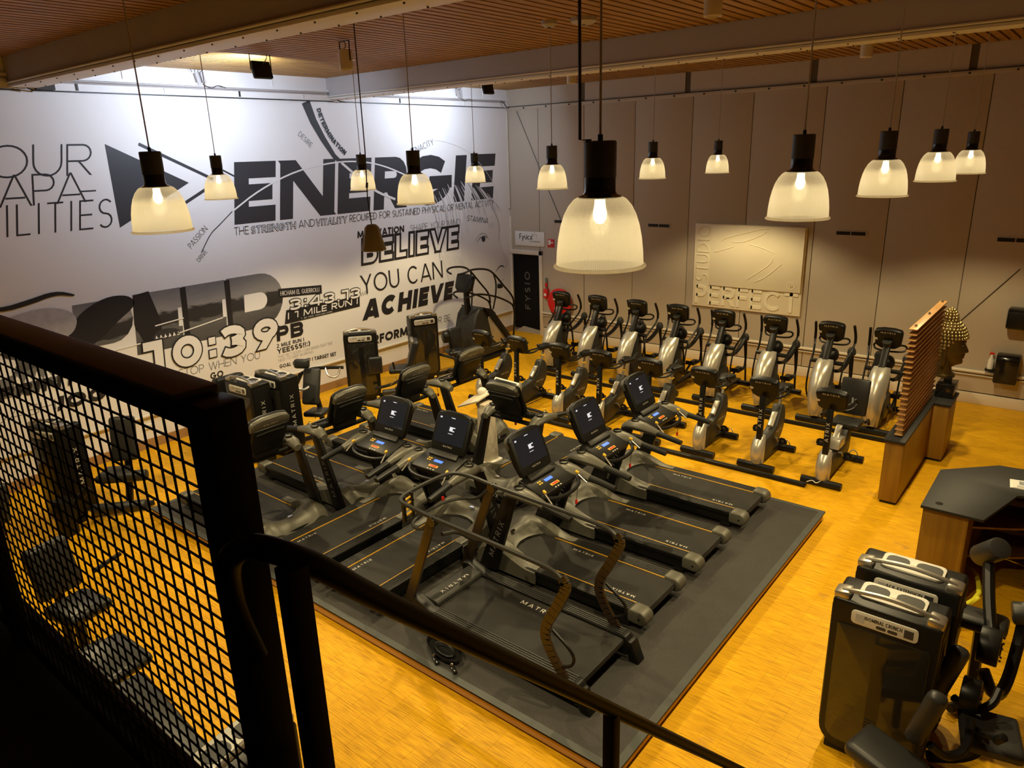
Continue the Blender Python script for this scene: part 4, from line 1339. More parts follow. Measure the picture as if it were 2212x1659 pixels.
for k in range(5):
    G().box(-.27, .27, .02 + k * .12, .20 + k * .12, 1.02 - k * .19, 1.06 - k * .19).obj('step', BLK, sc, .008)
for sx in (-1, 1):
    a, b = sorted((sx * .30, sx * .36))
    G().prism([(-.30, 1.26), (.0, 1.18), (.74, .30), (.74, .12), (.60, .12), (.58, .28)], 'x', a, b).obj('stringer', BLKM, sc, .02)
    G().tube(smooth([(sx * .34, .70, .20), (sx * .36, .76, .60), (sx * .37, .78, 1.10), (sx * .36, .55, 1.26), (sx * .34, .10, 1.46), (sx * .33, -.45, 1.60), (sx * .28, -.62, 1.56), (sx * .1, -.66, 1.5)], 2), .022, 8).obj('lower_handrail', BLK, sc)
    G().tube(smooth([(sx * .37, .76, 1.10), (sx * .37, .74, 1.34), (sx * .36, .40, 1.66), (sx * .35, .05, 2.02), (sx * .34, -.2, 2.12), (sx * .32, -.62, 2.16), (sx * .28, -.78, 2.10), (sx * .1, -.82, 2.06)], 2), .022, 8).obj('upper_handrail', BLK, sc)
    G().tube(smooth([(sx * .35, .08, 1.98), (sx * .36, .16, 1.75), (sx * .36, .12, 1.45), (sx * .33, .05, 1.16)], 2), .018, 8).obj('rail_strut', BLK, sc)
G().prism([(-.52, 1.10), (-.38, 1.12), (-.42, 1.62), (-.52, 1.60)], 'x', -.05, .05).obj('mast', BLK, sc, .015)
mc = Matrix.Translation((0, -.50, 1.80)) @ Euler((R(-20), 0, 0)).to_matrix().to_4x4()
c = G().prism([(-.15, -.2), (.15, -.2), (.24, -.1), (.25, .18), (.1, .22), (-.1, .22), (-.25, .18), (-.24, -.1)], 'y', -.06, .05, mc).obj('console', BLK, sc, .03)
G().box(-.18, .18, .05, .056, -.1, .16, mc).obj('screen', SCRB, c)
G().box(.36, .44, .18, .30, 1.62, 1.72).obj('bottle_holder', BLK, sc, .015)
for x in (-.28, .28):
    G().box(x - .06, x + .06, -.6, .7, 0, .10).obj('foot', BLK, sc, .02)
# ------------------------------------------------------------------ selectorised strength machines (tower front faces local -Y)
def tower(t, w=.68, d=.34, h=1.42, text=None, sides=True, back_only=False):
    hw = w / 2
    prof = rrect(-hw, hw, .06, h - .03, [.16, .16, .03, .03], 5)
    G().prism(prof, 'y', -d / 2, d / 2).obj('tower_shell', BLK, t, .02)
    fp = G().prism(rrect(-hw + .05, hw - .05, .14, h - .22, [.10, .10, .02, .02], 4), 'y', -d / 2 - .008, -d / 2 + .002).obj('smoked_panel', CLEARD, t, .004)
    G().box(-.045, .045, -d / 2 - .010, -d / 2 - .006, .20, h - .30).obj('weight_slot', BLKG, fp)
    for k in range(9):
        G().box(-.040, .030, -d / 2 - .014, -d / 2 - .009, .21 + k * .026, .226 + k * .026).obj('weight_plate_edge', DGREY, fp)
    for sx in (-1, 1):
        G().cbox((sx * (hw - .055), -d / 2 + .08, h - .015), (.11, .13, .075), (0, R(8 * sx), 0)).obj('handle_end', ALU, t, .018)
        G().box(*sorted((sx * (hw - .02), sx * (hw + .006))), -d / 2 + .03, d / 2 - .03, .24, h - .10).obj('side_cover', BLKM, t, .004)
        lg = logo(t, (0, 0, 0), (0, 0, 0), .4)
        lg.matrix_local = Matrix.Translation((sx * (hw + .0075), 0, h * .58)) @ Euler((0, 0, R(90 * sx))).to_matrix().to_4x4() @ Euler((R(90), 0, 0)).to_matrix().to_4x4() @ Euler((0, 0, R(90))).to_matrix().to_4x4() @ Matrix.Scale(.52, 4)
    pts = smooth([(-hw + .05, -d / 2 + .06, h + .015), (-hw + .16, -d / 2 + .05, h + .045), (0, -d / 2 + .05, h + .065), (hw - .16, -d / 2 + .05, h + .045), (hw - .05, -d / 2 + .06, h + .015)], 2)
    G().tube(pts, .018, 8).obj('top_handle', ALU, t)
    tray_ = G().prism(rrect(-.22, .22, -d / 2 + .10, d / 2 - .03, .05), 'z', h - .032, h - .012).obj('top_tray', PLACARD, t, .004)
    G().prism(rrect(-.19, -.03, -d / 2 + .14, d / 2 - .07, .05), 'z', h - .013, h - .008).obj('tray_recess', BLK, tray_)
    G().prism(rrect(.02, .20, -d / 2 + .14, d / 2 - .07, .05), 'z', h - .013, h - .008).obj('tray_recess', DGREY, tray_)
    pc = G().prism(rrect(-.22, .22, h - .185, h - .075, .03), 'y', -d / 2 - .014, -d / 2 - .004).obj('placard', PLACARD, t, .002)
    pc.rotation_euler = (0, 0, 0)
    if text:
        link('placard_lettering', textmesh(text, .16, .27, .030, .1, name='placard_text'), INK, pc, (-.02, -d / 2 - .0152, h - .115), (R(90), 0, 0))
    for k in range(2):
        G().prism(rrect(-.05 + k * .075, .015 + k * .075, h - .170, h - .145, .01), 'y', -d / 2 - .0155, -d / 2 - .0135).obj('weight_symbol', INK2, pc)
    G().box(-.19, -.13, -d / 2 - .0155, -d / 2 - .0135, h - .165, h - .10).obj('figure_symbol', GREYV, pc)
    G().box(.13, .19, -d / 2 - .0155, -d / 2 - .0135, h - .165, h - .10).obj('figure_symbol', INK2, pc)
    G().box(-hw + .05, hw - .05, -d / 2 + .03, d / 2 - .03, 0, .07).obj('tower_base', BLKM, t, .01)
def pad(t, c, dim, rot, name, mat=None, bev=.035):
    return G().cbox((0, 0, 0), dim).obj(name, mat or PADM, t, bev, loc=c, rot=tuple(R(a) for a in rot), bseg=3)
def roller(t, a, b, r, name='foam_roller'):
    return G().cyl(a, b, r, seg=16).obj(name, PADG, t, .015)
def frame(t, pts, r=.035, name='frame_tube', mat=None, it=2):
    return G().tube(smooth(pts, it) if it else pts, r, 8).obj(name, mat or BLKM, t)
MG = 'weight stack machines'
# near right: abdominal crunch and back extension
a = thing('weight_machine', 'abdominal crunch weight machine in the right foreground, silver handle on its tower', 'weight machine', (11.21, -9.52, 0), 0, MG)
tower(a, .72, .36, 1.40, 'ABDOMINAL CRUNCH')
pad(a, (.72, .05, .54), (.38, .42, .09), (0, 0, 12), 'seat_pad', PADG)
pad(a, (.41, .06, .92), (.13, .11, .46), (0, 14, 0), 'arm_pad', PADG, .05)
pad(a, (.37, -.48, .88), (.13, .11, .46), (0, 14, 0), 'arm_pad', PADG, .05)
pad(a, (.20, -.62, .54), (.46, .34, .12), (0, 6, -16), 'knee_pad', PADG, .05)
frame(a, [(.38, .10, .1), (.62, .08, .25), (.72, .06, .46)], .045, 'seat_frame')
frame(a, [(.47, .06, .72), (.58, .1, .62), (.70, .16, .70), (.72, .26, .78)], .03, 'arm_lever')
frame(a, [(.42, -.48, .68), (.52, -.40, .56), (.62, -.28, .60), (.60, -.10, .72)], .03, 'arm_lever')
frame(a, [(.36, .0, .06), (.60, .0, .06), (.95, .02, .06)], .04, 'base_tube')
frame(a, [(.22, -.60, .06), (.22, -.60, .45)], .04, 'pad_post', it=0)
G().cyl((.50, .14, .74), (.62, .14, .74), .12, seg=20).obj('cam_disc', BLKM, a, .01)
G().cyl((.615, .14, .74), (.635, .14, .74), .05, seg=14).obj('cam_hub', CHROME, a, .006)
frame(a, [(.60, -.02, .60), (.68, -.14, .66), (.76, -.20, .72)], .022, 'adjust_lever')
G().cyl((.76, -.20, .70), (.80, -.24, .78), .03, seg=10).obj('lever_knob', BLK, a, .006)
pad(a, (.06, -.66, .36), (.10, .10, .10), (0, 0, 20), 'orange_tag', ORANGE, .01)
b = thing('weight_machine', 'back extension weight machine directly behind the abdominal crunch tower', 'weight machine', (11.24, -9.02, 0), 0, MG)
tower(b, .72, .36, 1.42, 'BACK EXTENSION')
roller(b, (.36, .86, 1.22), (.50, .70, 1.42), .09)
roller(b, (.66, .45, 1.02), (.86, .50, 1.06), .09)
frame(b, [(.44, .75, 1.22), (.50, .45, 1.05), (.58, .15, .90)], .045, 'lever_arm')
G().cyl((.50, .08, .90), (.64, .08, .90), .14, seg=22).obj('cam_disc', BLKM, b, .01)
G().cyl((.635, .08, .90), (.65, .08, .90), .05, seg=14).obj('cam_hub', DGREY, b, .006)
for k in range(5):
    G().ball((.652, .08 + .09 * math.cos(k * 1.257), .90 + .09 * math.sin(k * 1.257)), .010, 6, 4).obj('cam_bolt', CHROME, b)
frame(b, [(.56, .05, .70), (.66, .0, .52), (.72, .20, .50), (.74, .45, .80), (.74, .48, 1.0)], .045, 'curved_frame')
pad(b, (.46, .46, .86), (.40, .36, .12), (-14, 0, 0), 'hip_pad', PADG, .05)
pad(b, (.30, .30, .80), (.10, .60, .30), (0, 0, 0), 'side_shroud', BLKM, .04)
frame(b, [(.38, .30, .06), (.50, .50, .06), (.52, .90, .06)], .04, 'base_tube')
frame(b, [(.50, .46, .06), (.48, .46, .80)], .045, 'seat_post', it=0)
# tower pair by the left wall with chest press
c = thing('weight_machine', 'nearer of two weight towers standing close together left of the treadmills', 'weight machine', (1.93, -9.02, 0), R(2), MG)
tower(c, .70, .34, 1.34, 'LEG PRESS')
frame(c, [(-.3, .1, .06), (-.9, .3, .06)], .04, 'base_tube')
pad(c, (-.66, .1, .95), (.20, .5, .62), (0, -8, 0), 'foot_plate', BLKM, .05)
pad(c, (-.75, -.35, .55), (.42, .42, .12), (0, 0, 10), 'seat_pad')
roller(c, (-.86, -.45, 1.18), (-.62, -.42, 1.20), .06)
G().ball((-.55, -.48, 1.19), .06, 12, 8).obj('handle_ball', M('tan leather grip', (.55, .30, .17), .5), c)
frame(c, [(-.75, -.2, .1), (-.80, -.3, .8), (-.7, -.45, 1.18)], .035, 'lever_arm')
d = thing('weight_machine', 'farther of the two close weight towers, with reclined press bench and handles', 'weight machine', (2.08, -8.60, 0), R(2), MG)
tower(d, .68, .34, 1.36)
pad(d, (-.04, .68, .93), (.30, .10, .62), (-22, 0, 28), 'backrest', PADG, .05)
pad(d, (-.16, .63, 1.32), (.26, .12, .16), (-12, 0, 28), 'head_pad', PADG, .045)
pad(d, (.12, .62, .52), (.34, .40, .09), (-6, 0, 28), 'seat_pad', PADM, .035)
frame(d, [(.02, .72, .06), (.01, .80, .35), (-.03, .76, .70)], .045, 'seat_frame')
frame(d, [(-.32, .70, 1.10), (-.27, .88, 1.16), (.0, 1.14, 1.15), (.10, 1.28, 1.13)], .03, 'press_arm')
frame(d, [(-.08, 1.04, 1.15), (.02, 1.0, 1.02), (.12, 1.12, 1.0), (.08, 1.22, 1.13)], .018, 'press_handle', ALU)
frame(d, [(.02, .34, 1.0), (.10, .40, .96), (.14, .50, 1.0)], .022, 'press_handle', ALU)
frame(d, [(-.1, .15, .06), (.0, .7, .06), (.05, 1.1, .06)], .04, 'base_tube')
frame(d, [(-.25, .2, .2), (-.30, .45, .8), (-.32, .7, 1.10)], .04, 'arm_pivot')
frame(d, [(.18, .52, .46), (.28, .44, .60), (.32, .42, .64)], .012, 'seat_lever', CHROME)
# angled towers against the wall
e = thing('weight_machine', 'angled weight tower standing below the word PERFORM with seat to its right', 'weight machine', (1.11, -6.08, 0), R(49), MG)
tower(e, .62, .34, 1.40, 'LEG CURL')
pad(e, (.25, -.36, .78), (.26, .10, .34), (0, 0, 0), 'thigh_pad', PADM, .04)
pad(e, (.98, .10, .82), (.14, .44, .60), (0, 16, 0), 'backrest', PADM, .05)
pad(e, (.72, .10, .54), (.46, .42, .10), (0, 0, 0), 'seat_pad', PADM, .04)
G().box(.955, 1.01, -.12, .30, 1.10, 1.13).obj('pad_cap', ALU, e, .01)
frame(e, [(.2, -.30, .30), (.5, -.3, .34), (.75, -.2, .42), (1.0, -.06, .46)], .03, 'lever_arm')
roller(e, (.34, -.42, .24), (.62, -.38, .24), .055)
frame(e, [(.2, .0, .06), (.7, .05, .06), (1.1, .08, .06)], .04, 'base_tube')
frame(e, [(.80, .1, .06), (.80, .1, .50)], .05, 'seat_post', it=0)
frame(e, [(.60, -.16, .62), (.58, -.18, .76)], .02, 'seat_handle', it=0)
frame(e, [(.50, -.34, .36), (.62, -.44, .50)], .012, 'seat_lever', CHROME, it=0)
f = thing('weight_machine', 'weight tower below the word ACHIEVE, beside the stair climber', 'weight machine', (1.11, -4.42, 0), R(62), MG)
tower(f, .58, .34, 1.40, 'ROTARY TORSO')
pad(f, (.78, .22, .72), (.36, .12, .50), (-8, 0, 20), 'backrest', PADM, .05)
pad(f, (.70, -.02, .50), (.40, .38, .10), (0, 0, 0), 'seat_pad', PADM, .04)
G().cyl((.42, -.05, .86), (.52, -.05, .86), .13, seg=18).obj('cam_disc', BLKM, f, .008)
frame(f, [(.3, -.05, .5), (.5, -.2, .45), (.62, -.26, .40)], .03, 'lever_arm')
roller(f, (.62, -.36, .42), (.90, -.34, .44), .05)
frame(f, [(.2, .0, .06), (.6, .02, .06), (1.0, .05, .06)], .04, 'base_tube')
frame(f, [(.70, 0, .06), (.70, 0, .46)], .045, 'seat_post', it=0)
frame(f, [(.52, -.12, .56), (.60, -.22, .60)], .014, 'seat_lever', CHROME, it=0)
# behind the fence mesh: leg extension with rollers, second tower, and low machines in front of the mezzanine
g_ = thing('weight_machine', 'leg extension weight machine with two long foam rollers seen through the wire mesh', 'weight machine', (1.65, -11.66, 0), R(18), MG)
tower(g_, .58, .34, 1.40, 'LEG EXTENSION')
pad(g_, (.46, .60, .98), (.34, .10, .62), (-14, 0, 30), 'backrest', PADG, .05)
roller(g_, (.50, .10, .60), (1.05, .36, .62), .075)
roller(g_, (.70, -.24, .34), (1.30, .06, .36), .075)
pad(g_, (.52, .30, .58), (.36, .40, .10), (0, 0, 25), 'seat_pad', PADM, .04)
frame(g_, [(.45, .50, .06), (.46, .56, .40), (.48, .60, .75)], .05, 'seat_frame')
frame(g_, [(.30, -.30, .06), (.36, -.24, .36), (.50, -.10, .56)], .05, 'front_post')
frame(g_, [(.2, .0, .06), (.5, .2, .06), (.8, .6, .06)], .04, 'base_tube')
frame(g_, [(.62, -.28, .12), (.66, -.26, .34)], .02, 'roller_link', CHROME, it=0)
G().box(.24, .44, -.46, -.28, 0, .50).obj('front_column', BLKM, g_, .02)
h_ = thing('weight_machine', 'weight tower at the left picture edge behind the mesh, silver top', 'weight machine', (1.50, -12.70, 0), R(12), MG)
tower(h_, .58, .34, 1.38)
pad(h_, (.55, .0, .72), (.34, .12, .5), (-10, 0, 20), 'backrest', PADG, .05)
pad(h_, (.60, -.30, .48), (.36, .40, .10), (0, 0, 20), 'seat_pad', PADM, .04)
frame(h_, [(.2, 0, .06), (.7, -.1, .06)], .04, 'base_tube', it=0)
frame(h_, [(.58, -.2, .06), (.58, -.2, .45)], .045, 'seat_post', it=0)
i_ = thing('weight_machine', 'weight machine right below the mezzanine edge, pale placard strip seen from above', 'weight machine', (8.58, -13.20, 0), R(98), MG)
tower(i_, .60, .34, 1.42, 'SEATED ROW')
bn = thing('training_bench', 'long black padded bench seen from above through the mesh', 'bench', (7.05, -13.22, 0), R(0))
pad(bn, (.28, 0, .78), (1.05, .44, .10), (0, 12, 0), 'long_pad', PADM, .06)
pad(bn, (-.52, .10, .92), (.46, .46, .10), (0, 10, 8), 'head_pad', PADM, .06)
pad(bn, (-.95, .16, .72), (.40, .30, .10), (0, 0, 10), 'arm_pad', PADG, .05)
frame(bn, [(-.3, 0, .04), (-.3, 0, .78)], .05, 'post', it=0)
frame(bn, [(.6, 0, .04), (.6, 0, .60)], .05, 'post', it=0)
frame(bn, [(-.7, 0, .05), (.8, 0, .05)], .05, 'base_tube', it=0)
frame(bn, [(-.75, -.20, .80), (-.28, -.24, .84)], .015, 'pad_bar', CHROME, it=0)
b2 = thing('training_bench', 'small black seat with bar handle seen through mesh near the left fence post', 'bench', (5.15, -12.88, 0), R(10))
pad(b2, (.16, -.05, .78), (.44, .42, .12), (0, 0, 0), 'seat_pad', PADM, .06)
pad(b2, (-.36, .06, .98), (.12, .40, .52), (0, -16, 0), 'backrest', PADG, .05)
frame(b2, [(.05, .20, .98), (.05, .48, 1.02)], .022, 'bar_handle', BLK, it=0)
frame(b2, [(.0, 0, .04), (.0, 0, .74)], .05, 'post', it=0)
frame(b2, [(-.5, 0, .05), (.5, 0, .05)], .05, 'base_tube', it=0)
frame(b2, [(-.36, .06, .06), (-.34, .06, .80)], .04, 'post', it=0)
frame(b2, [(-.80, -.30, .84), (-.50, -.30, .86)], .022, 'bar_handle', BLK, it=0)
# ------------------------------------------------------------------ pendant lamps and ceiling fittings
def make_pendant(label, group, ztop):
    t = thing('pendant_lamp', label, 'pendant lamp', group=group)
    # origin at rim centre
    G().cyl((0, 0, .56), (0, 0, ztop), .0055, seg=6).obj('cord', CORDW, t)
    G().cyl((0, 0, .545), (0, 0, .575), .012, seg=10).obj('cord_grip', BLK, t, .002)
    G().lathe([(.0001, .548), (.066, .548), (.072, .542), (.072, .395), (.0001, .395)], 28).obj('housing', HOUSE, t)
    G().lathe([(.0001, .396), (.070, .396), (.070, .335), (.076, .322), (.098, .312), (.098, .306), (.0001, .306)], 28).obj('socket_collar', BLKG, t)
    prof = [(.096, .312), (.118, .300), (.142, .272), (.163, .232), (.178, .185), (.189, .130), (.196, .070), (.199, .012)]
    G().lathe(prof, 64).obj('prismatic_shade', SHADEM, t)
    G().lathe([(.199, .014), (.209, .010), (.212, .003), (.207, -.003), (.198, 0), (.197, .012)], 48).obj('shade_rim', SHADEM, t)
    bl = G().lathe([(.0001, .305), (.024, .30), (.026, .27), (.032, .24), (.030, .215), (.018, .195), (.0001, .19)], 16).obj('bulb', BULB, t)
    ld = bpy.data.lights.get('pendant light')
    if not ld:
        ld = bpy.data.lights.new('pendant light', 'SPOT')
        ld.spot_size = R(126)
        ld.spot_blend = .35
        ld.energy = PENDANT_W
        ld.color = PENDANT_COL
        ld.shadow_soft_size = .052
    gd = bpy.data.lights.get('pendant glow')
    if not gd:
        gd = bpy.data.lights.new('pendant glow', 'POINT')
        gd.energy = GLOW_W
        gd.color = PENDANT_COL
        gd.shadow_soft_size = .06
    go = bpy.data.objects.new('lamp_glow', gd)
    COL.objects.link(go)
    go.parent = t
    go.location = (0, 0, .10)
    lo = bpy.data.objects.new('lamp_light', ld)
    COL.objects.link(lo)
    lo.parent = t
    lo.location = (0, 0, -.012)
    G().lathe([(.0001, ztop - .05), (.06, ztop - .05), (.065, ztop - .01), (.065, ztop), (.0001, ztop)], 16).obj('ceiling_rose', STEELE, t)
    return t
PG = 'glass pendant lamps over the gym'
PN = [(10.181, -11.891, 4.065, 'largest and nearest glass pendant lamp, in front of the back wall'), (6.682, -12.191, 4.11, 'glass pendant lamp in front of the charcoal triangle'), (2.833, -9.505, 4.10, 'glass pendant lamp just left of the word ENERGIE'), (2.48, -6.813, 4.06, 'small glass pendant lamp before the second E of ENERGIE'), (6.114, -9.135, 4.074, 'glass pendant lamp before the R of ENERGIE'), (2.113, -3.671, 4.02, 'small glass pendant lamp before the last E of ENERGIE'), (6.115, -6.628, 4.087, 'glass pendant lamp high above the black FYSIO door'), (6.294, -4.207, 4.105, 'glass pendant lamp between the biggest lamp and the relief board'), (6.395, -2.014, 4.10, 'small glass pendant lamp just above the relief board'), (10.30, -9.555, 4.081, 'second largest glass pendant lamp, over right corner of relief board'), (10.36, -7.507, 4.10, 'third lamp of the right hand row of glass pendants'), (10.393, -5.335, 4.12, 'pendant lamp overlapping its neighbour at far right, the nearer one'), (10.35, -2.745, 4.095, 'pendant lamp overlapping its neighbour at far right, the farther one'), (2.95, -12.35, 4.09, 'glass pendant lamp cut by the left picture edge')]
p0 = None
for (x, y, z, lb) in PN:
    if p0 is None:
        p0 = make_pendant(lb, PG, ZC - 4.02)
        p0.location = (x, y, z)
        for ch in p0.children:
            if ch.name.startswith('cord') and not ch.name.startswith('cord_grip'):
                ch.data.materials[0] = CORDW
    else:
        dup(p0, (x, y, z), 0, lb, PG)
# second dark cord beside the nearest lamp and the unlit hanging speaker
sp_ = thing('hanging_speaker', 'unlit grey bell-shaped hanging speaker in front of the word BELIEVE', 'speaker', (6.25, -9.894, 3.73))
G().lathe([(.0001, .20), (.045, .20), (.075, .17), (.10, .05), (.128, -.045), (.126, -.06), (.0001, -.06)], 8).obj('bell_body', M('taupe grey plastic', (.26, .24, .21), .6), sp_, .008)
G().tube([(.0, 0, .20), (-.05, .02, .45), (-.06, .05, .9), (-.12, .1, 2.0), (-.10, .1, ZC - 3.73)], .006, 5).obj('cable', CORD, sp_)
G().cyl((-.06, .03, .55), (-.06, .04, .60), .012, seg=8).obj('cable_clip', CORD, sp_)
G().tube([(10.12, -11.96, ZC), (10.12, -11.96, 4.62), (10.16, -11.93, 4.615)], .007, 6).obj('lamp_cable', CORD)
tag(bpy.data.objects['lamp_cable'], 'thin black cable hanging beside the cord of the largest lamp', 'cable')
# cylinder downlights
def downlight(x, y, label, yoke=False, zt=.0):
    t = thing('ceiling_spotlight', label, 'spotlight', (x, y, ZC), group='cream cylinder ceiling spotlights')
    G().lathe([(.0001, -.02), (.085, -.02), (.088, -.04), (.088, -.25), (.080, -.26), (.074, -.24), (.0001, -.235)], 24).obj('cylinder', CREAM, t, loc=(0, 0, -.1 if yoke else 0))
    if yoke:
        G().tube([(-.095, 0, -.25), (-.095, 0, -.02), (.095, 0, -.02), (.095, 0, -.25)], .009, 6).obj('yoke', BLK, t)
        G().tube(smooth([(0, 0, -.01), (.03, 0, -.08), (-.02, 0, -.12)], 1), .005, 5).obj('cable', BLK, t)
    else:
        G().cyl((0, 0, 0), (0, 0, -.03), .05, seg=12).obj('mount', BLK, t)
    return t
downlight(4.0, -8.18, 'cream cylinder ceiling spotlight on black yoke left of the middle beam', True)
downlight(8.70, -7.56, 'cream cylinder ceiling spotlight at the top picture edge')
downlight(8.75, -2.30, 'cream cylinder ceiling spotlight below right end of middle beam')
downlight(3.75, -2.70, 'cream cylinder ceiling spotlight near the corner above the door')
for (x, y, lb, r) in ((6.55, -7.25, 'small round smoke detector on the slatted ceiling', .09), (6.93, -7.10, 'wide flat white detector beside the smoke detector', .15)):
    t = thing('smoke_detector', lb, 'smoke detector', (x, y, ZC))
    G().lathe([(.0001, -.07), (r * .6, -.068), (r, -.04), (r, 0), (.0001, 0)], 20).obj('detector_body', STEELW, t)
    G().lathe([(.0001, -.075), (.02, -.075), (.022, -.068)], 10).obj('sensor', DGREY, t)
# cool white floodlights that wash the lettered wall
def flood(x, y, z, label, e):
    t = thing('floodlight', label, 'floodlight', (x, y, z))
    m = Euler((0, R(74), 0)).to_matrix().to_4x4()
    G().box(-.12, .12, -.15, .15, -.03, .04, m).obj('flood_housing', BLK, t, .02)
    G().box(-.10, .10, -.13, .13, -.036, -.028, m).obj('flood_lens', M('lit flood lens', (1, 1, 1), .4, emit=FLOOD_COL, estr=12), t)
    for s in (-1, 1):
        G().tube([(0, s * .165, 0), (0, s * .165, ZC - z)], .008, 6).obj('bracket', BLK, t)
    G().tube(smooth([(.02, 0, .05), (.1, .05, .15), (.02, .1, ZC - z)], 2), .006, 5).obj('cable', BLK, t)
    ld = bpy.data.lights.new('flood', 'AREA')
    ld.shape = 'RECTANGLE'
    ld.size = .2
    ld.size_y = .26
    ld.energy = e
    ld.color = FLOOD_COL
    lo = bpy.data.objects.new('flood_light', ld)
    COL.objects.link(lo)
    lo.parent = t
    lo.matrix_local = m @ Matrix.Translation((0, 0, -.04))
flood(2.2, -8.24, 5.79, 'black floodlight under the ceiling between the two beams', FLOOD_W)
flood(1.9, -2.95, 5.79, 'black floodlight under the ceiling near the corner, mostly hidden by beam', FLOOD_W * .8)
# ------------------------------------------------------------------ relief board, signs, hose reel, dispensers on the back wall
rb = thing('relief_board', 'large cream relief board reading PERFECT STUDIO below the pendant lamps', 'sign', (5.13, -.03, 1.24))
G().box(0, 2.32, -.05, 0, 0, 1.76).obj('back_board', RELIEF, rb, .004)
G().box(.37, 2.30, -.085, -.045, .475, 1.755).obj('raised_panel', RELIEF, rb, .006)
def rel(pts, w=.02, d=.012, y=-.085, name='relief_line'):
    g = G()
    P = smooth([(p[0], 0, p[1]) for p in pts], 2)
    g.tube([(p[0], y, p[2]) for p in P], w / 2, 6, flat=1.)
    return g.obj(name, RELIEF, rb)
for pts in ([(.60, 1.42), (.72, 1.50), (1.2, 1.63), (1.45, 1.70), (1.6, 1.70)], [(.84, 1.42), (1.08, 1.41), (1.5, 1.60), (1.54, 1.66)], [(.47, 1.19), (.62, 1.23), (.88, 1.32)], [(1.22, 1.38), (1.45, 1.34), (1.72, 1.24)], [(1.20, .66), (1.45, .84), (1.68, 1.02), (1.70, 1.12)], [(1.36, .62), (1.6, .74), (1.88, 1.02)]):
    rel(pts)
g = G()
g.tube([(2.12 + .07 * math.cos(R(a)), -.086, .60 + .07 * math.sin(R(a))) for a in range(0, 360, 20)], .006, 5, closed=True)
g.obj('relief_mark', RELIEF, rb)
def reltext(s, x, z, length, h, w, y, rotv=False):
    g = G()
    if rotv:
        lay(g, s, w, lambda u, v: (x - v, y, z + u), length, h, .22)
    else:
        lay(g, s, w, lambda u, v: (x + u, y, z + v), length, h, .12)
    n = len(g.v)
    bm = bmesh.new()
    vs = [bm.verts.new(p) for p in g.v]
    for f in g.f:
        try:
            bm.faces.new([vs[i] for i in f])
        except ValueError:
            pass
    r = bmesh.ops.extrude_face_region(bm, geom=bm.faces[:])
    for v in r['geom']:
        if isinstance(v, bmesh.types.BMVert):
            v.co.y -= .016
    bmesh.ops.recalc_face_normals(bm, faces=bm.faces[:])
    me = bpy.data.meshes.new('relief_lettering')
    bm.to_mesh(me)
    bm.free()
    return link('relief_lettering', me, RELIEF, rb)
reltext('PERFECT', .06, .06, 2.2, .40, .16, -.05)
reltext('STUDIO', .33, .56, 1.16, .26, .05, -.05, True)
reltext('R', 2.095, .57, .05, .065, .12, -.086)
sg = thing('door_sign', 'white sign reading Fysicx above the black door', 'sign', (.17, -.035, 2.28))
G().box(0, .93, -.02, 0, 0, .36).obj('sign_board', WHITEP, sg, .003)
SGT = M('sign black print', (.02, .02, .022), .5)
# lower-case name drawn with strokes
g = G()
def gl(pts, w=.02):
    ribbon(g, pts, w, False, lambda u, v: (u, -.0215, v))
x0, z0, s = .15, .165, .13
gl([(x0, z0), (x0, z0 + s)]); gl([(x0, z0 + s), (x0 + .06, z0 + s)]); gl([(x0, z0 + .07), (x0 + .05, z0 + .07)])
gl([(x0 + .08, z0 + .085), (x0 + .105, z0)]); gl([(x0 + .135, z0 + .085), (x0 + .085, z0 - .05)])
gl([(p[0], p[1]) for p in arc(x0 + .175, z0 + .064, .022, 60, 270, 5)] + [(p[0], p[1]) for p in arc(x0 + .175, z0 + .02, .022, 90, -120, 5)], .017)
gl([(x0 + .225, z0), (x0 + .225, z0 + .085)]); gl([(x0 + .225, z0 + .105), (x0 + .225, z0 + .125)])
gl([(p[0], p[1]) for p in arc(x0 + .288, z0 + .042, .038, 50, 310, 8)])
gl([(x0 + .34, z0 - .01), (x0 + .41, z0 + .11)]); gl([(x0 + .34, z0 + .085), (x0 + .395, z0 - .01)])
me = bpy.data.meshes.new('name_print')
me.from_pydata(g.v, [], g.f)
link('name_print', me, SGT, sg)
for k in range(10):
    a = R(10 + k * 16)
    q = G()
    r0, r1 = .05 + .02 * (k % 2), .085 + .02 * (k % 3)
    ribbon(q, [(.62 + r0 * math.cos(a), .22 + r0 * math.sin(a)), (.62 + r1 * math.cos(a), .22 + r1 * math.sin(a))], .008, False, lambda u, v: (u, -.0215, v))
    me = bpy.data.meshes.new('ray_print')
    me.from_pydata(q.v, [], q.f)
    link('ray_print', me, SGT if k % 2 else GREYV, sg)
link('small_print', textmesh('FYSIOTHERAPIE', .12, .34, .04, .1), SGT, sg, (.62, -.0215, .115), (R(90), 0, 0))
link('small_print', textmesh('WWW.FYSICX.NL', .14, .75, .015, .2), GREYV, sg, (.46, -.0215, .03), (R(90), 0, 0))
fs = thing('fire_sign', 'small red fire hose sign with white pictogram beside the door sign', 'sign', (1.19, -.035, 2.28))
G().box(0, .2, -.008, 0, 0, .2).obj('sign_plate', REDM, fs, .002)
G().box(.02, .09, -.010, -.008, .06, .18).obj('pictogram', WHITEP, fs)
G().box(.085, .17, -.010, -.008, .10, .13).obj('pictogram', WHITEP, fs)
hr = thing('fire_hose_reel', 'red round fire hose reel on the wall behind the first cross trainer', 'hose reel', (1.62, -.16, .95))
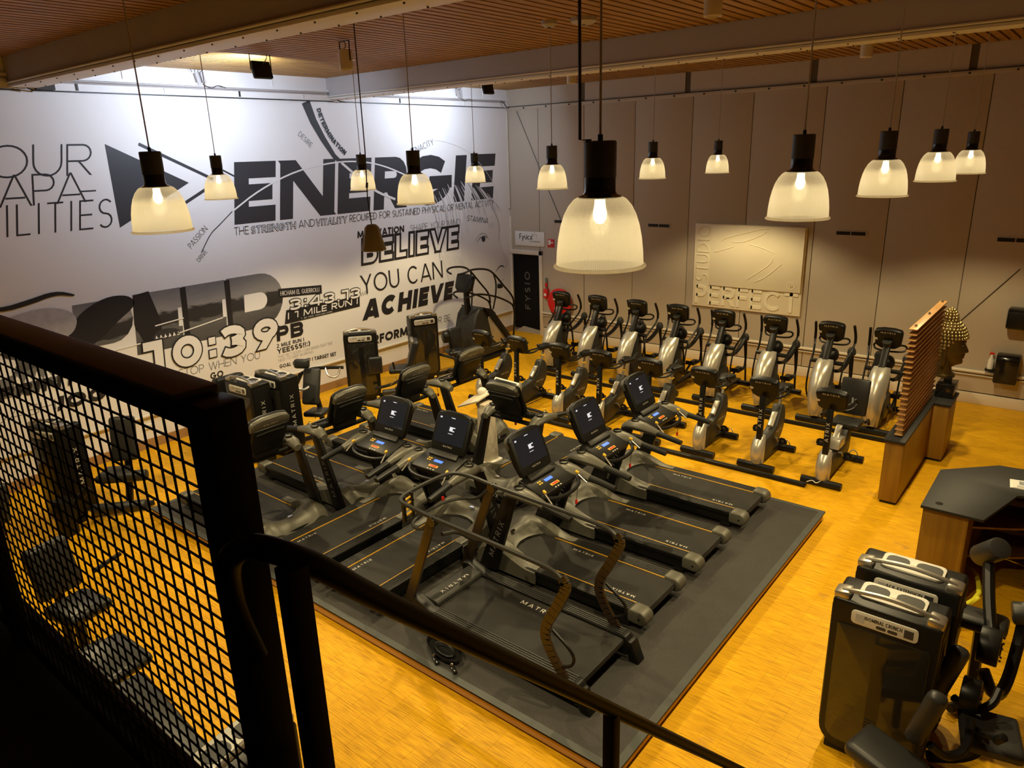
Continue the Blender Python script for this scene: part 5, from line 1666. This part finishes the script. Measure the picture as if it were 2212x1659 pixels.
G().lathe([(.0001, -.05), (.30, -.05), (.345, -.035), (.35, .0), (.345, .035), (.30, .05), (.0001, .05)], 36, mat=Matrix.Rotation(R(90), 4, 'X')).obj('reel_disc', REDM, hr)
G().lathe([(.27, 0), (.28, .055), (.30, .055), (.31, 0)], 30, mat=Matrix.Rotation(R(90), 4, 'X')).obj('reel_ridge', REDM, hr)
G().cyl((0, -.09, 0), (0, -.04, 0), .08, seg=18).obj('reel_hub', DGREY, hr, .01)
G().cbox((-.06, -.056, -.16), (.10, .004, .10), (0, R(-35), 0)).obj('instruction_label', WHITEP, hr)
G().cyl((0, .04, 0), (0, .13, 0), .05, seg=12).obj('reel_axle', BLK, hr)
G().tube(smooth([(-.33, -.02, .02), (-.33, .0, -.15), (-.18, .02, -.42), (.02, .03, -.55)], 2), .013, 6).obj('hose', BLK, hr)
nz = thing('hose_nozzle_box', 'small red nozzle valve on the door frame beside the hose reel', 'hose valve', (1.16, -.09, 1.0))
G().box(-.06, .06, -.05, .055, .0, .24).obj('valve_body', REDM, nz, .01)
G().box(-.03, .03, -.055, -.048, .06, .13).obj('valve_label', WHITEP, nz)
G().cyl((0, 0, .24), (0, 0, .52), .03, seg=10).obj('nozzle', M('grey green metal', (.15, .2, .17), .4), nz, .004)
G().cyl((0, 0, .29), (0, 0, .39), .034, seg=10).obj('nozzle_band', REDM, nz)
# dispensers at the right end of the back wall
d1 = thing('towel_dispenser', 'square black dispenser high at the right picture edge on back wall', 'dispenser', (11.10, -.03, 1.46))
G().box(-.20, .20, -.24, 0, 0, .36).obj('dispenser_body', BLKG, d1, .04)
G().box(-.17, .17, -.245, -.235, .03, .30).obj('dispenser_front', BLK, d1, .02)
d2 = thing('paper_dispenser', 'tall rounded black paper dispenser low on back wall near the plinth', 'dispenser', (11.03, -.03, .50))
G().prism(rrect(-.24, 0, 0, .50, [.06, .01, .01, .10], 5), 'x', -.17, .17).obj('dispenser_body', BLKG, d2, .02)
G().box(-.16, .16, -.22, -.21, .0, .05).obj('paper_slot', DGREY, d2)
sb = thing('spray_bottle', 'white spray bottle with red trigger behind the low black dispenser', 'bottle', (10.78, -.10, .70))
G().lathe([(.0001, 0), (.045, 0), (.048, .02), (.045, .15), (.02, .22), (.016, .26), (.0001, .26)], 16).obj('bottle_body', WHITEP, sb)
G().cbox((0, 0, .275), (.07, .03, .035)).obj('trigger_head', REDM, sb, .006)
G().cbox((-.03, 0, .255), (.012, .02, .04), (0, R(20), 0)).obj('trigger', REDM, sb, .003)
G().box(-.07, .07, -.06, .068, -.03, -.003).obj('bottle_shelf', BLK, sb, .004)
# ------------------------------------------------------------------ plinth with slatted screen and bronze head
pc = thing('oak_plinth', 'narrow oak counter with charcoal top carrying the slatted screen', 'plinth', (0, 0, 0))
G().box(10.20, 10.42, -5.02, -2.56, .04, .87).obj('oak_panel', OAKM, pc, .003)
G().box(10.20, 10.63, -3.18, -2.52, .04, .87).obj('oak_end_cabinet', OAKM, pc, .003)
G().box(10.22, 10.40, -5.0, -2.6, 0, .045).obj('toe_kick', BLK, pc)
G().box(10.24, 10.61, -3.16, -2.54, 0, .045).obj('toe_kick', BLK, pc)
G().box(10.18, 10.435, -5.05, -2.50, .87, .905).obj('worktop', DESKT, pc, .003)
G().box(10.435, 10.65, -3.20, -2.50, .87, .905).obj('worktop', DESKT, pc, .003)
scn = thing('slatted_screen', 'upright screen of stacked horizontal oak boards on steel rods', 'screen', (10.315, -3.86, .905))
NB = 21
bme = G().box(-.048, .048, -1.03, 1.0, 0, .014).mesh('screen_board', .002)
for k in range(NB):
    link('screen_board', bme, OAKL if k == NB - 1 else OAKL, scn, (0, 0, .02 + k * (1.40 / (NB - 1))))
for yy in (-.88, -.05, .86):
    G().cyl((0, yy, 0), (0, yy, 1.47), .009, seg=8).obj('steel_rod', ALU, scn)
    G().cyl((0, yy, 1.434), (0, yy, 1.455), .020, seg=6).obj('rod_nut', CHROME, scn, .002)
    for k in range(NB - 1):
        G().cyl((0, yy, .034 + k * .07), (0, yy, .09 + k * .07), .014, seg=6).obj('spacer', ALU, scn) if k < 0 else None
bx_ = thing('black_pedestal_box', 'gloss black box under the bronze head on the plinth', 'box', (10.50, -2.70, .906))
G().box(-.12, .12, -.19, .18, 0, .20).obj('box_body', BLKG, bx_, .006)
G().box(-.05, .05, -.05, .05, .20, .29).obj('support_post', BLK, bx_, .006)
bd = thing('buddha_head', 'bronze Buddha head with golden curls in profile behind the slatted screen', 'sculpture', (10.43, -2.62, 1.20))
# head looks towards +X; built as stacked rings
secs = []
def ring(z, cx, rx, ry, face=0., n=28):
    out = []
    for k in range(n):
        a = 2 * PI * k / n
        c, s_ = math.cos(a), math.sin(a)
        x = cx + rx * c
        if c > .0:
            x += face * c ** 10
        out.append((x, ry * s_, z))
    return out
prof = [(.00, -.02, .13, .13, 0), (.06, -.03, .115, .12, 0), (.12, -.03, .11, .115, 0), (.165, .00, .14, .12, .0), (.19, .03, .16, .125, .01), (.22, .03, .172, .14, .008), (.255, .02, .18, .155, .0), (.285, .02, .185, .165, .018), (.305, .02, .185, .170, .008), (.32, .02, .186, .172, .020), (.34, .02, .186, .174, .004), (.37, .02, .188, .178, .055), (.395, .02, .190, .18, .05), (.44, .02, .190, .182, .028), (.48, .02, .186, .185, .010), (.51, .02, .188, .187, .0), (.56, .02, .192, .188, .0), (.62, .01, .188, .186, 0), (.70, .0, .172, .172, 0), (.76, -.01, .145, .145, 0), (.81, -.02, .10, .105, 0), (.84, -.02, .05, .06, 0)]
G().loft([ring(*p) for p in prof]).obj('head', BRONZE, bd)
for s_ in (-1, 1):
    e_ = G().loft([[(-.02 + .035 * w_ * math.cos(R(q)), s_ * (.185 + .02), z + .0) if False else (-.02 + w_ * math.cos(R(q)), s_ * (.18 + .016 * math.sin(R(q))), z) for q in range(0, 360, 45)] for (z, w_) in ((.16, .012), (.20, .028), (.28, .03), (.38, .038), (.45, .042), (.50, .02))])
    e_.obj('ear', BRONZE, bd)
    G().ball((.192, s_ * .075, .475), .028, 10, 6, (.5, 1.1, .55)).obj('eyelid', BRONZE, bd)
    G().tube(smooth([(.205, s_ * .03, .50), (.205, s_ * .07, .525), (.18, s_ * .12, .505)], 2), .008, 5).obj('brow', BRONZE, bd)
G().tube(smooth([(.19, -.055, .318), (.212, -.02, .330), (.214, 0, .325), (.212, .02, .330), (.19, .055, .318)], 1), .011, 6).obj('upper_lip', BRONZE, bd)
G().tube(smooth([(.19, -.04, .304), (.212, 0, .300), (.19, .04, .304)], 1), .012, 6).obj('lower_lip', BRONZE, bd)
curl = G().ball((0, 0, 0), .024, 8, 6).mesh('hair_curl')
def curls(z, cx, rx, ry, n, a0=0, only=None):
    for k in range(n):
        a = 2 * PI * (k + a0) / n
        if only and not only(math.cos(a)):
            continue
        link('hair_curl', curl, GOLD, bd, (cx + rx * math.cos(a), ry * math.sin(a), z))
for (z, cx, rx, ry, n) in ((.58, .02, .20, .195, 27), (.625, .015, .195, .192, 26), (.67, .005, .187, .185, 25), (.71, 0, .172, .172, 23), (.75, -.01, .152, .152, 20), (.785, -.015, .125, .128, 17)):
    curls(z, cx, rx, ry, n, (z * 100 % 2) * .5)
for (z, only) in ((.53, lambda c: c < .55), (.48, lambda c: c < .2), (.43, lambda c: c < -.1), (.38, lambda c: c < -.2), (.33, lambda c: c < -.3)):
    curls(z, .0, .198, .195, 26, 0, only)
for (z, r, n) in ((.825, .095, 13), (.865, .09, 12), (.905, .08, 11), (.94, .062, 9), (.97, .038, 6), (.99, .0, 1)):
    curls(z, -.03, r, r, n, z * 7)
G().lathe([(.0001, .10), (.05, .10), (.085, .05), (.08, .0), (.0001, 0)], 16).obj('crown_knot', BRONZE, bd, loc=(-.03, 0, .83))
G().lathe([(.14, -.03), (.14, 0), (.13, .02), (.0001, .02)], 20).obj('neck_base', BRONZE, bd)
# ------------------------------------------------------------------ reception desk
dk = thing('reception_desk', 'angled reception desk with charcoal top and oak side at the right', 'desk')
top = [(10.98, -7.12), (10.98, -6.08), (11.47, -5.60), (12.5, -5.45), (14.0, -5.6), (14.0, -6.3), (11.95, -6.22), (11.72, -6.35), (11.52, -7.12)]
G().prism(top, 'z', 1.04, 1.07).obj('worktop', DESKT, dk, .003)
G().lathe([(.0001, .0015), (.035, .0015), (.035, 0)], 18).obj('cable_grommet', BLKG, dk, loc=(11.12, -6.98, 1.07))
G().box(11.0, 11.36, -7.08, -7.04, 0, 1.04).obj('oak_side_panel', OAKM, dk, .002)
G().box(11.0, 11.03, -7.04, -6.1, 0, 1.04).obj('oak_front_panel', OAKM, dk, .002)
G().prism([(11.0, -6.10), (11.48, -5.63), (11.50, -5.66), (11.03, -6.12)], 'z', 0, 1.04).obj('oak_front_panel', OAKM, dk)
G().box(11.48, 13.9, -5.62, -5.59, 0, 1.04).obj('oak_front_panel', OAKM, dk)
G().box(11.36, 11.40, -7.08, -6.5, 0, 1.04).obj('inner_panel', OAKM, dk, .002)
for k, z in enumerate((.32, .66)):
    G().prism([(11.40, -6.5), (11.45, -5.75), (12.9, -5.64), (12.9, -6.15), (11.95, -6.15), (11.75, -6.3)], 'z', z, z + .022).obj('shelf', OAKM, dk)
G().box(11.90, 11.93, -6.22, -5.65, 0, 1.04).obj('upright_divider', OAKM, dk)
G().box(12.85, 12.88, -6.22, -5.65, 0, 1.04).obj('upright_divider', OAKM, dk)
pp = thing('paper_stack', 'white printed papers lying on the reception desk', 'papers', (11.86, -6.02, 1.0712), R(6))
for k in range(3):
    G().box(-.24 + .01 * k, .26, -.13 + .008 * k, .10, k * .004, k * .004 + .0035).obj('paper_sheet', WHITEP, pp, rot=(0, 0, R(2 * k)))
G().box(-.16, .02, -.04, .06, .0122, .0128).obj('printed_photo', M('grey paper print', (.25, .27, .30), .6, var=.4, vscale=14), pp)
G().box(-.18, .22, -.11, -.065, .0122, .0128).obj('printed_bar', GREYV, pp)
bt = thing('water_bottle', 'clear bottle with dark cap standing behind the papers at picture edge', 'bottle', (11.80, -5.72, 1.0712))
G().lathe([(.0001, 0), (.035, 0), (.037, .02), (.036, .14), (.016, .19), (.015, .21), (.0001, .21)], 16).obj('bottle_body', M('smoky bottle plastic', (.10, .11, .12), .15), bt)
G().cyl((0, 0, .205), (0, 0, .235), .018, seg=12).obj('bottle_cap', BLK, bt, .003)
yh = thing('yellow_hurdle', 'folded bright yellow frame lying behind the weight machines beside the desk', 'hurdle', (11.46, -7.25, 0))
G().tube(smooth([(-.10, .95, .10), (.02, .85, .14), (.10, .45, .22), (.14, .05, .30), (.02, -.15, .24)], 1), .022, 6, flat=.5).obj('frame_bar', YELB, yh)
G().tube([(.14, .03, .30), (-.02, -.20, .18), (-.06, -.22, .0)], .022, 6, flat=.5).obj('frame_bar', YELB, yh)
G().tube([(-.10, .95, .10), (-.16, .85, .0)], .022, 6, flat=.5).obj('frame_bar', YELB, yh)
# ------------------------------------------------------------------ white kiosk stand between the treadmills
ks = thing('info_kiosk', 'cream pillar stand with a framed tilted board between the treadmills', 'info stand', (5.22, -7.20, PZ))
G().box(-.16, .20, -.16, .16, 0, .05).obj('kiosk_base', WHITEP, ks, .01)
G().prism([(-.06, .05), (.16, .05), (.12, .95), (-.02, .95)], 'y', -.12, .12).obj('kiosk_column', CREAM, ks, .01)
G().cyl((.055, -.122, .28), (.055, -.124, .80), .004, seg=6).obj('column_seam', BLK, ks)
G().cbox((-.16, .02, .96), (.44, .42, .025), (R(8), R(-22), 0)).obj('cream_shelf', CREAM, ks, .006)
fr = G().cbox((.14, .28, 1.10), (.42, .34, .02), (R(34), R(6), R(8))).obj('board_frame', WHITEP, ks, .004)
G().cbox((.14, .274, 1.110), (.36, .28, .012), (R(34), R(6), R(8))).obj('board_print', INK2, ks)
for k in range(4):
    G().cbox((.14, .272 + .045 * (k - 1.5), 1.119 + .030 * (k - 1.5)), (.26 - .04 * (k % 2), .016, .006), (R(34), R(6), R(8))).obj('board_text_line', WHITEP, ks)
pb = thing('crumpled_paper', 'crumpled white paper lying on the cream kiosk shelf', 'paper', (5.05, -7.02, 1.075))
G().ball((0, 0, .07), .08, 9, 6, (1.1, .8, .9)).obj('paper_ball', WHITEP, pb)
# ------------------------------------------------------------------ mezzanine, mesh balustrade, stairs
MZ = 3.2
mz = struct(G().box(0, XR, YN, -14.18, MZ - .30, MZ).obj('mezzanine_floor', SOIL), 'dark mezzanine floor edge at the lower left')
G().box(0, 11.12, -14.185, -14.165, MZ - .32, MZ + .012).obj('edge_angle', BLKM, mz)
YR = -14.245
fe = thing('mesh_balustrade', 'black steel balustrade with welded wire mesh and flat handrail on the mezzanine', 'balustrade', (0, YR, 0))
TOPZ = 4.268
G().box(6.0, 10.985, -.042, .028, TOPZ - .022, TOPZ).obj('handrail', RAILW, fe, .004)
G().box(6.0, 11.0, -.020, .012, TOPZ - .062, TOPZ - .024).obj('top_frame', BLKR, fe, .002)
for (x, wd) in ((11.02, .060), (9.60, .046), (8.1, .046), (6.6, .046)):
    G().box(x - wd / 2, x + wd / 2, -wd / 2, wd / 2, MZ - (.30 if x > 11 else 0), TOPZ - (.012 if x > 11 else .03)).obj('post', BLKR, fe, .004)
G().box(6.0, 11.0, -.012, .008, MZ + .02, MZ + .05).obj('bottom_frame', BLKR, fe, .002)
g = G()
x = 6.02
while x < 10.985:
    g.box(x - .0015, x + .0015, -.0160, -.0128, MZ + .03, TOPZ - .05)
    x += .0395
z = MZ + .04
while z < TOPZ - .05:
    g.box(6.0, 10.99, -.0128, -.0096, z - .0015, z + .0015)
    z += .0345
o = g.obj('wire_mesh', BLKR, fe)
o['kind'] = 'stuff'
# stairs descend along +Y, handrail on their left side
XS = 11.175
st = thing('staircase', 'steep black steel stair with round handrail running down from the mezzanine', 'staircase')
Z0, Y0 = 4.058, -14.255
run = 3.05
def hp(dy):
    return (XS, Y0 + dy, Z0 - 1.02 * dy)
h0 = Vector(hp(.0))
bend = []
for a in range(-30, 211, 20):
    bend.append((XS - .0, Y0 - .03 - .075 * math.sin(R(a - 45)) , Z0 - .075 + .075 * math.cos(R(a - 45))))
loop = smooth([(XS - .10, Y0 - .02, Z0 - .20), (XS - .125, Y0 - .03, Z0 - .12), (XS - .115, Y0 - .035, Z0 - .035), (XS - .07, Y0 - .03, Z0 + .012), (XS - .02, Y0 - .01, Z0 + .012), (XS, Y0 + .05, Z0 - .04), hp(.12), hp(.5)], 2) + [hp(1.5), hp(run)]
G().tube(loop, .0185, 12).obj('handrail', BLKR, st)
for dy in (.0, .86, 1.75, 2.65):
    p = hp(dy)
    G().box(XS - .017, XS + .017, p[1] - .017, p[1] + .017, max(0, p[2] - .98), p[2] - .012).obj('baluster_post', BLKR, st, .002)
for dz in (.42, .84):
    G().tube([(XS, Y0 + .02, Z0 - dz - .02), (XS, Y0 + run, Z0 - dz - 1.02 * run)], .014, 8).obj('mid_rail', BLKR, st)
for xx in (XS + .03, XS + 1.0):
    G().prism([(-14.18, 3.02), (-14.18, 3.22), (-11.02, .02), (-11.16, .0), (-11.26, .0)], 'x', xx - .02, xx + .02).obj('stringer', BLKR, st, .004)
for k in range(14):
    zz = MZ - (k + 1) * .2285 + .0
    yy = -14.17 + k * .2265
    G().box(XS + .05, XS + .98, yy, yy + .26, zz - .02, zz).obj('tread', BLKM, st, .004)
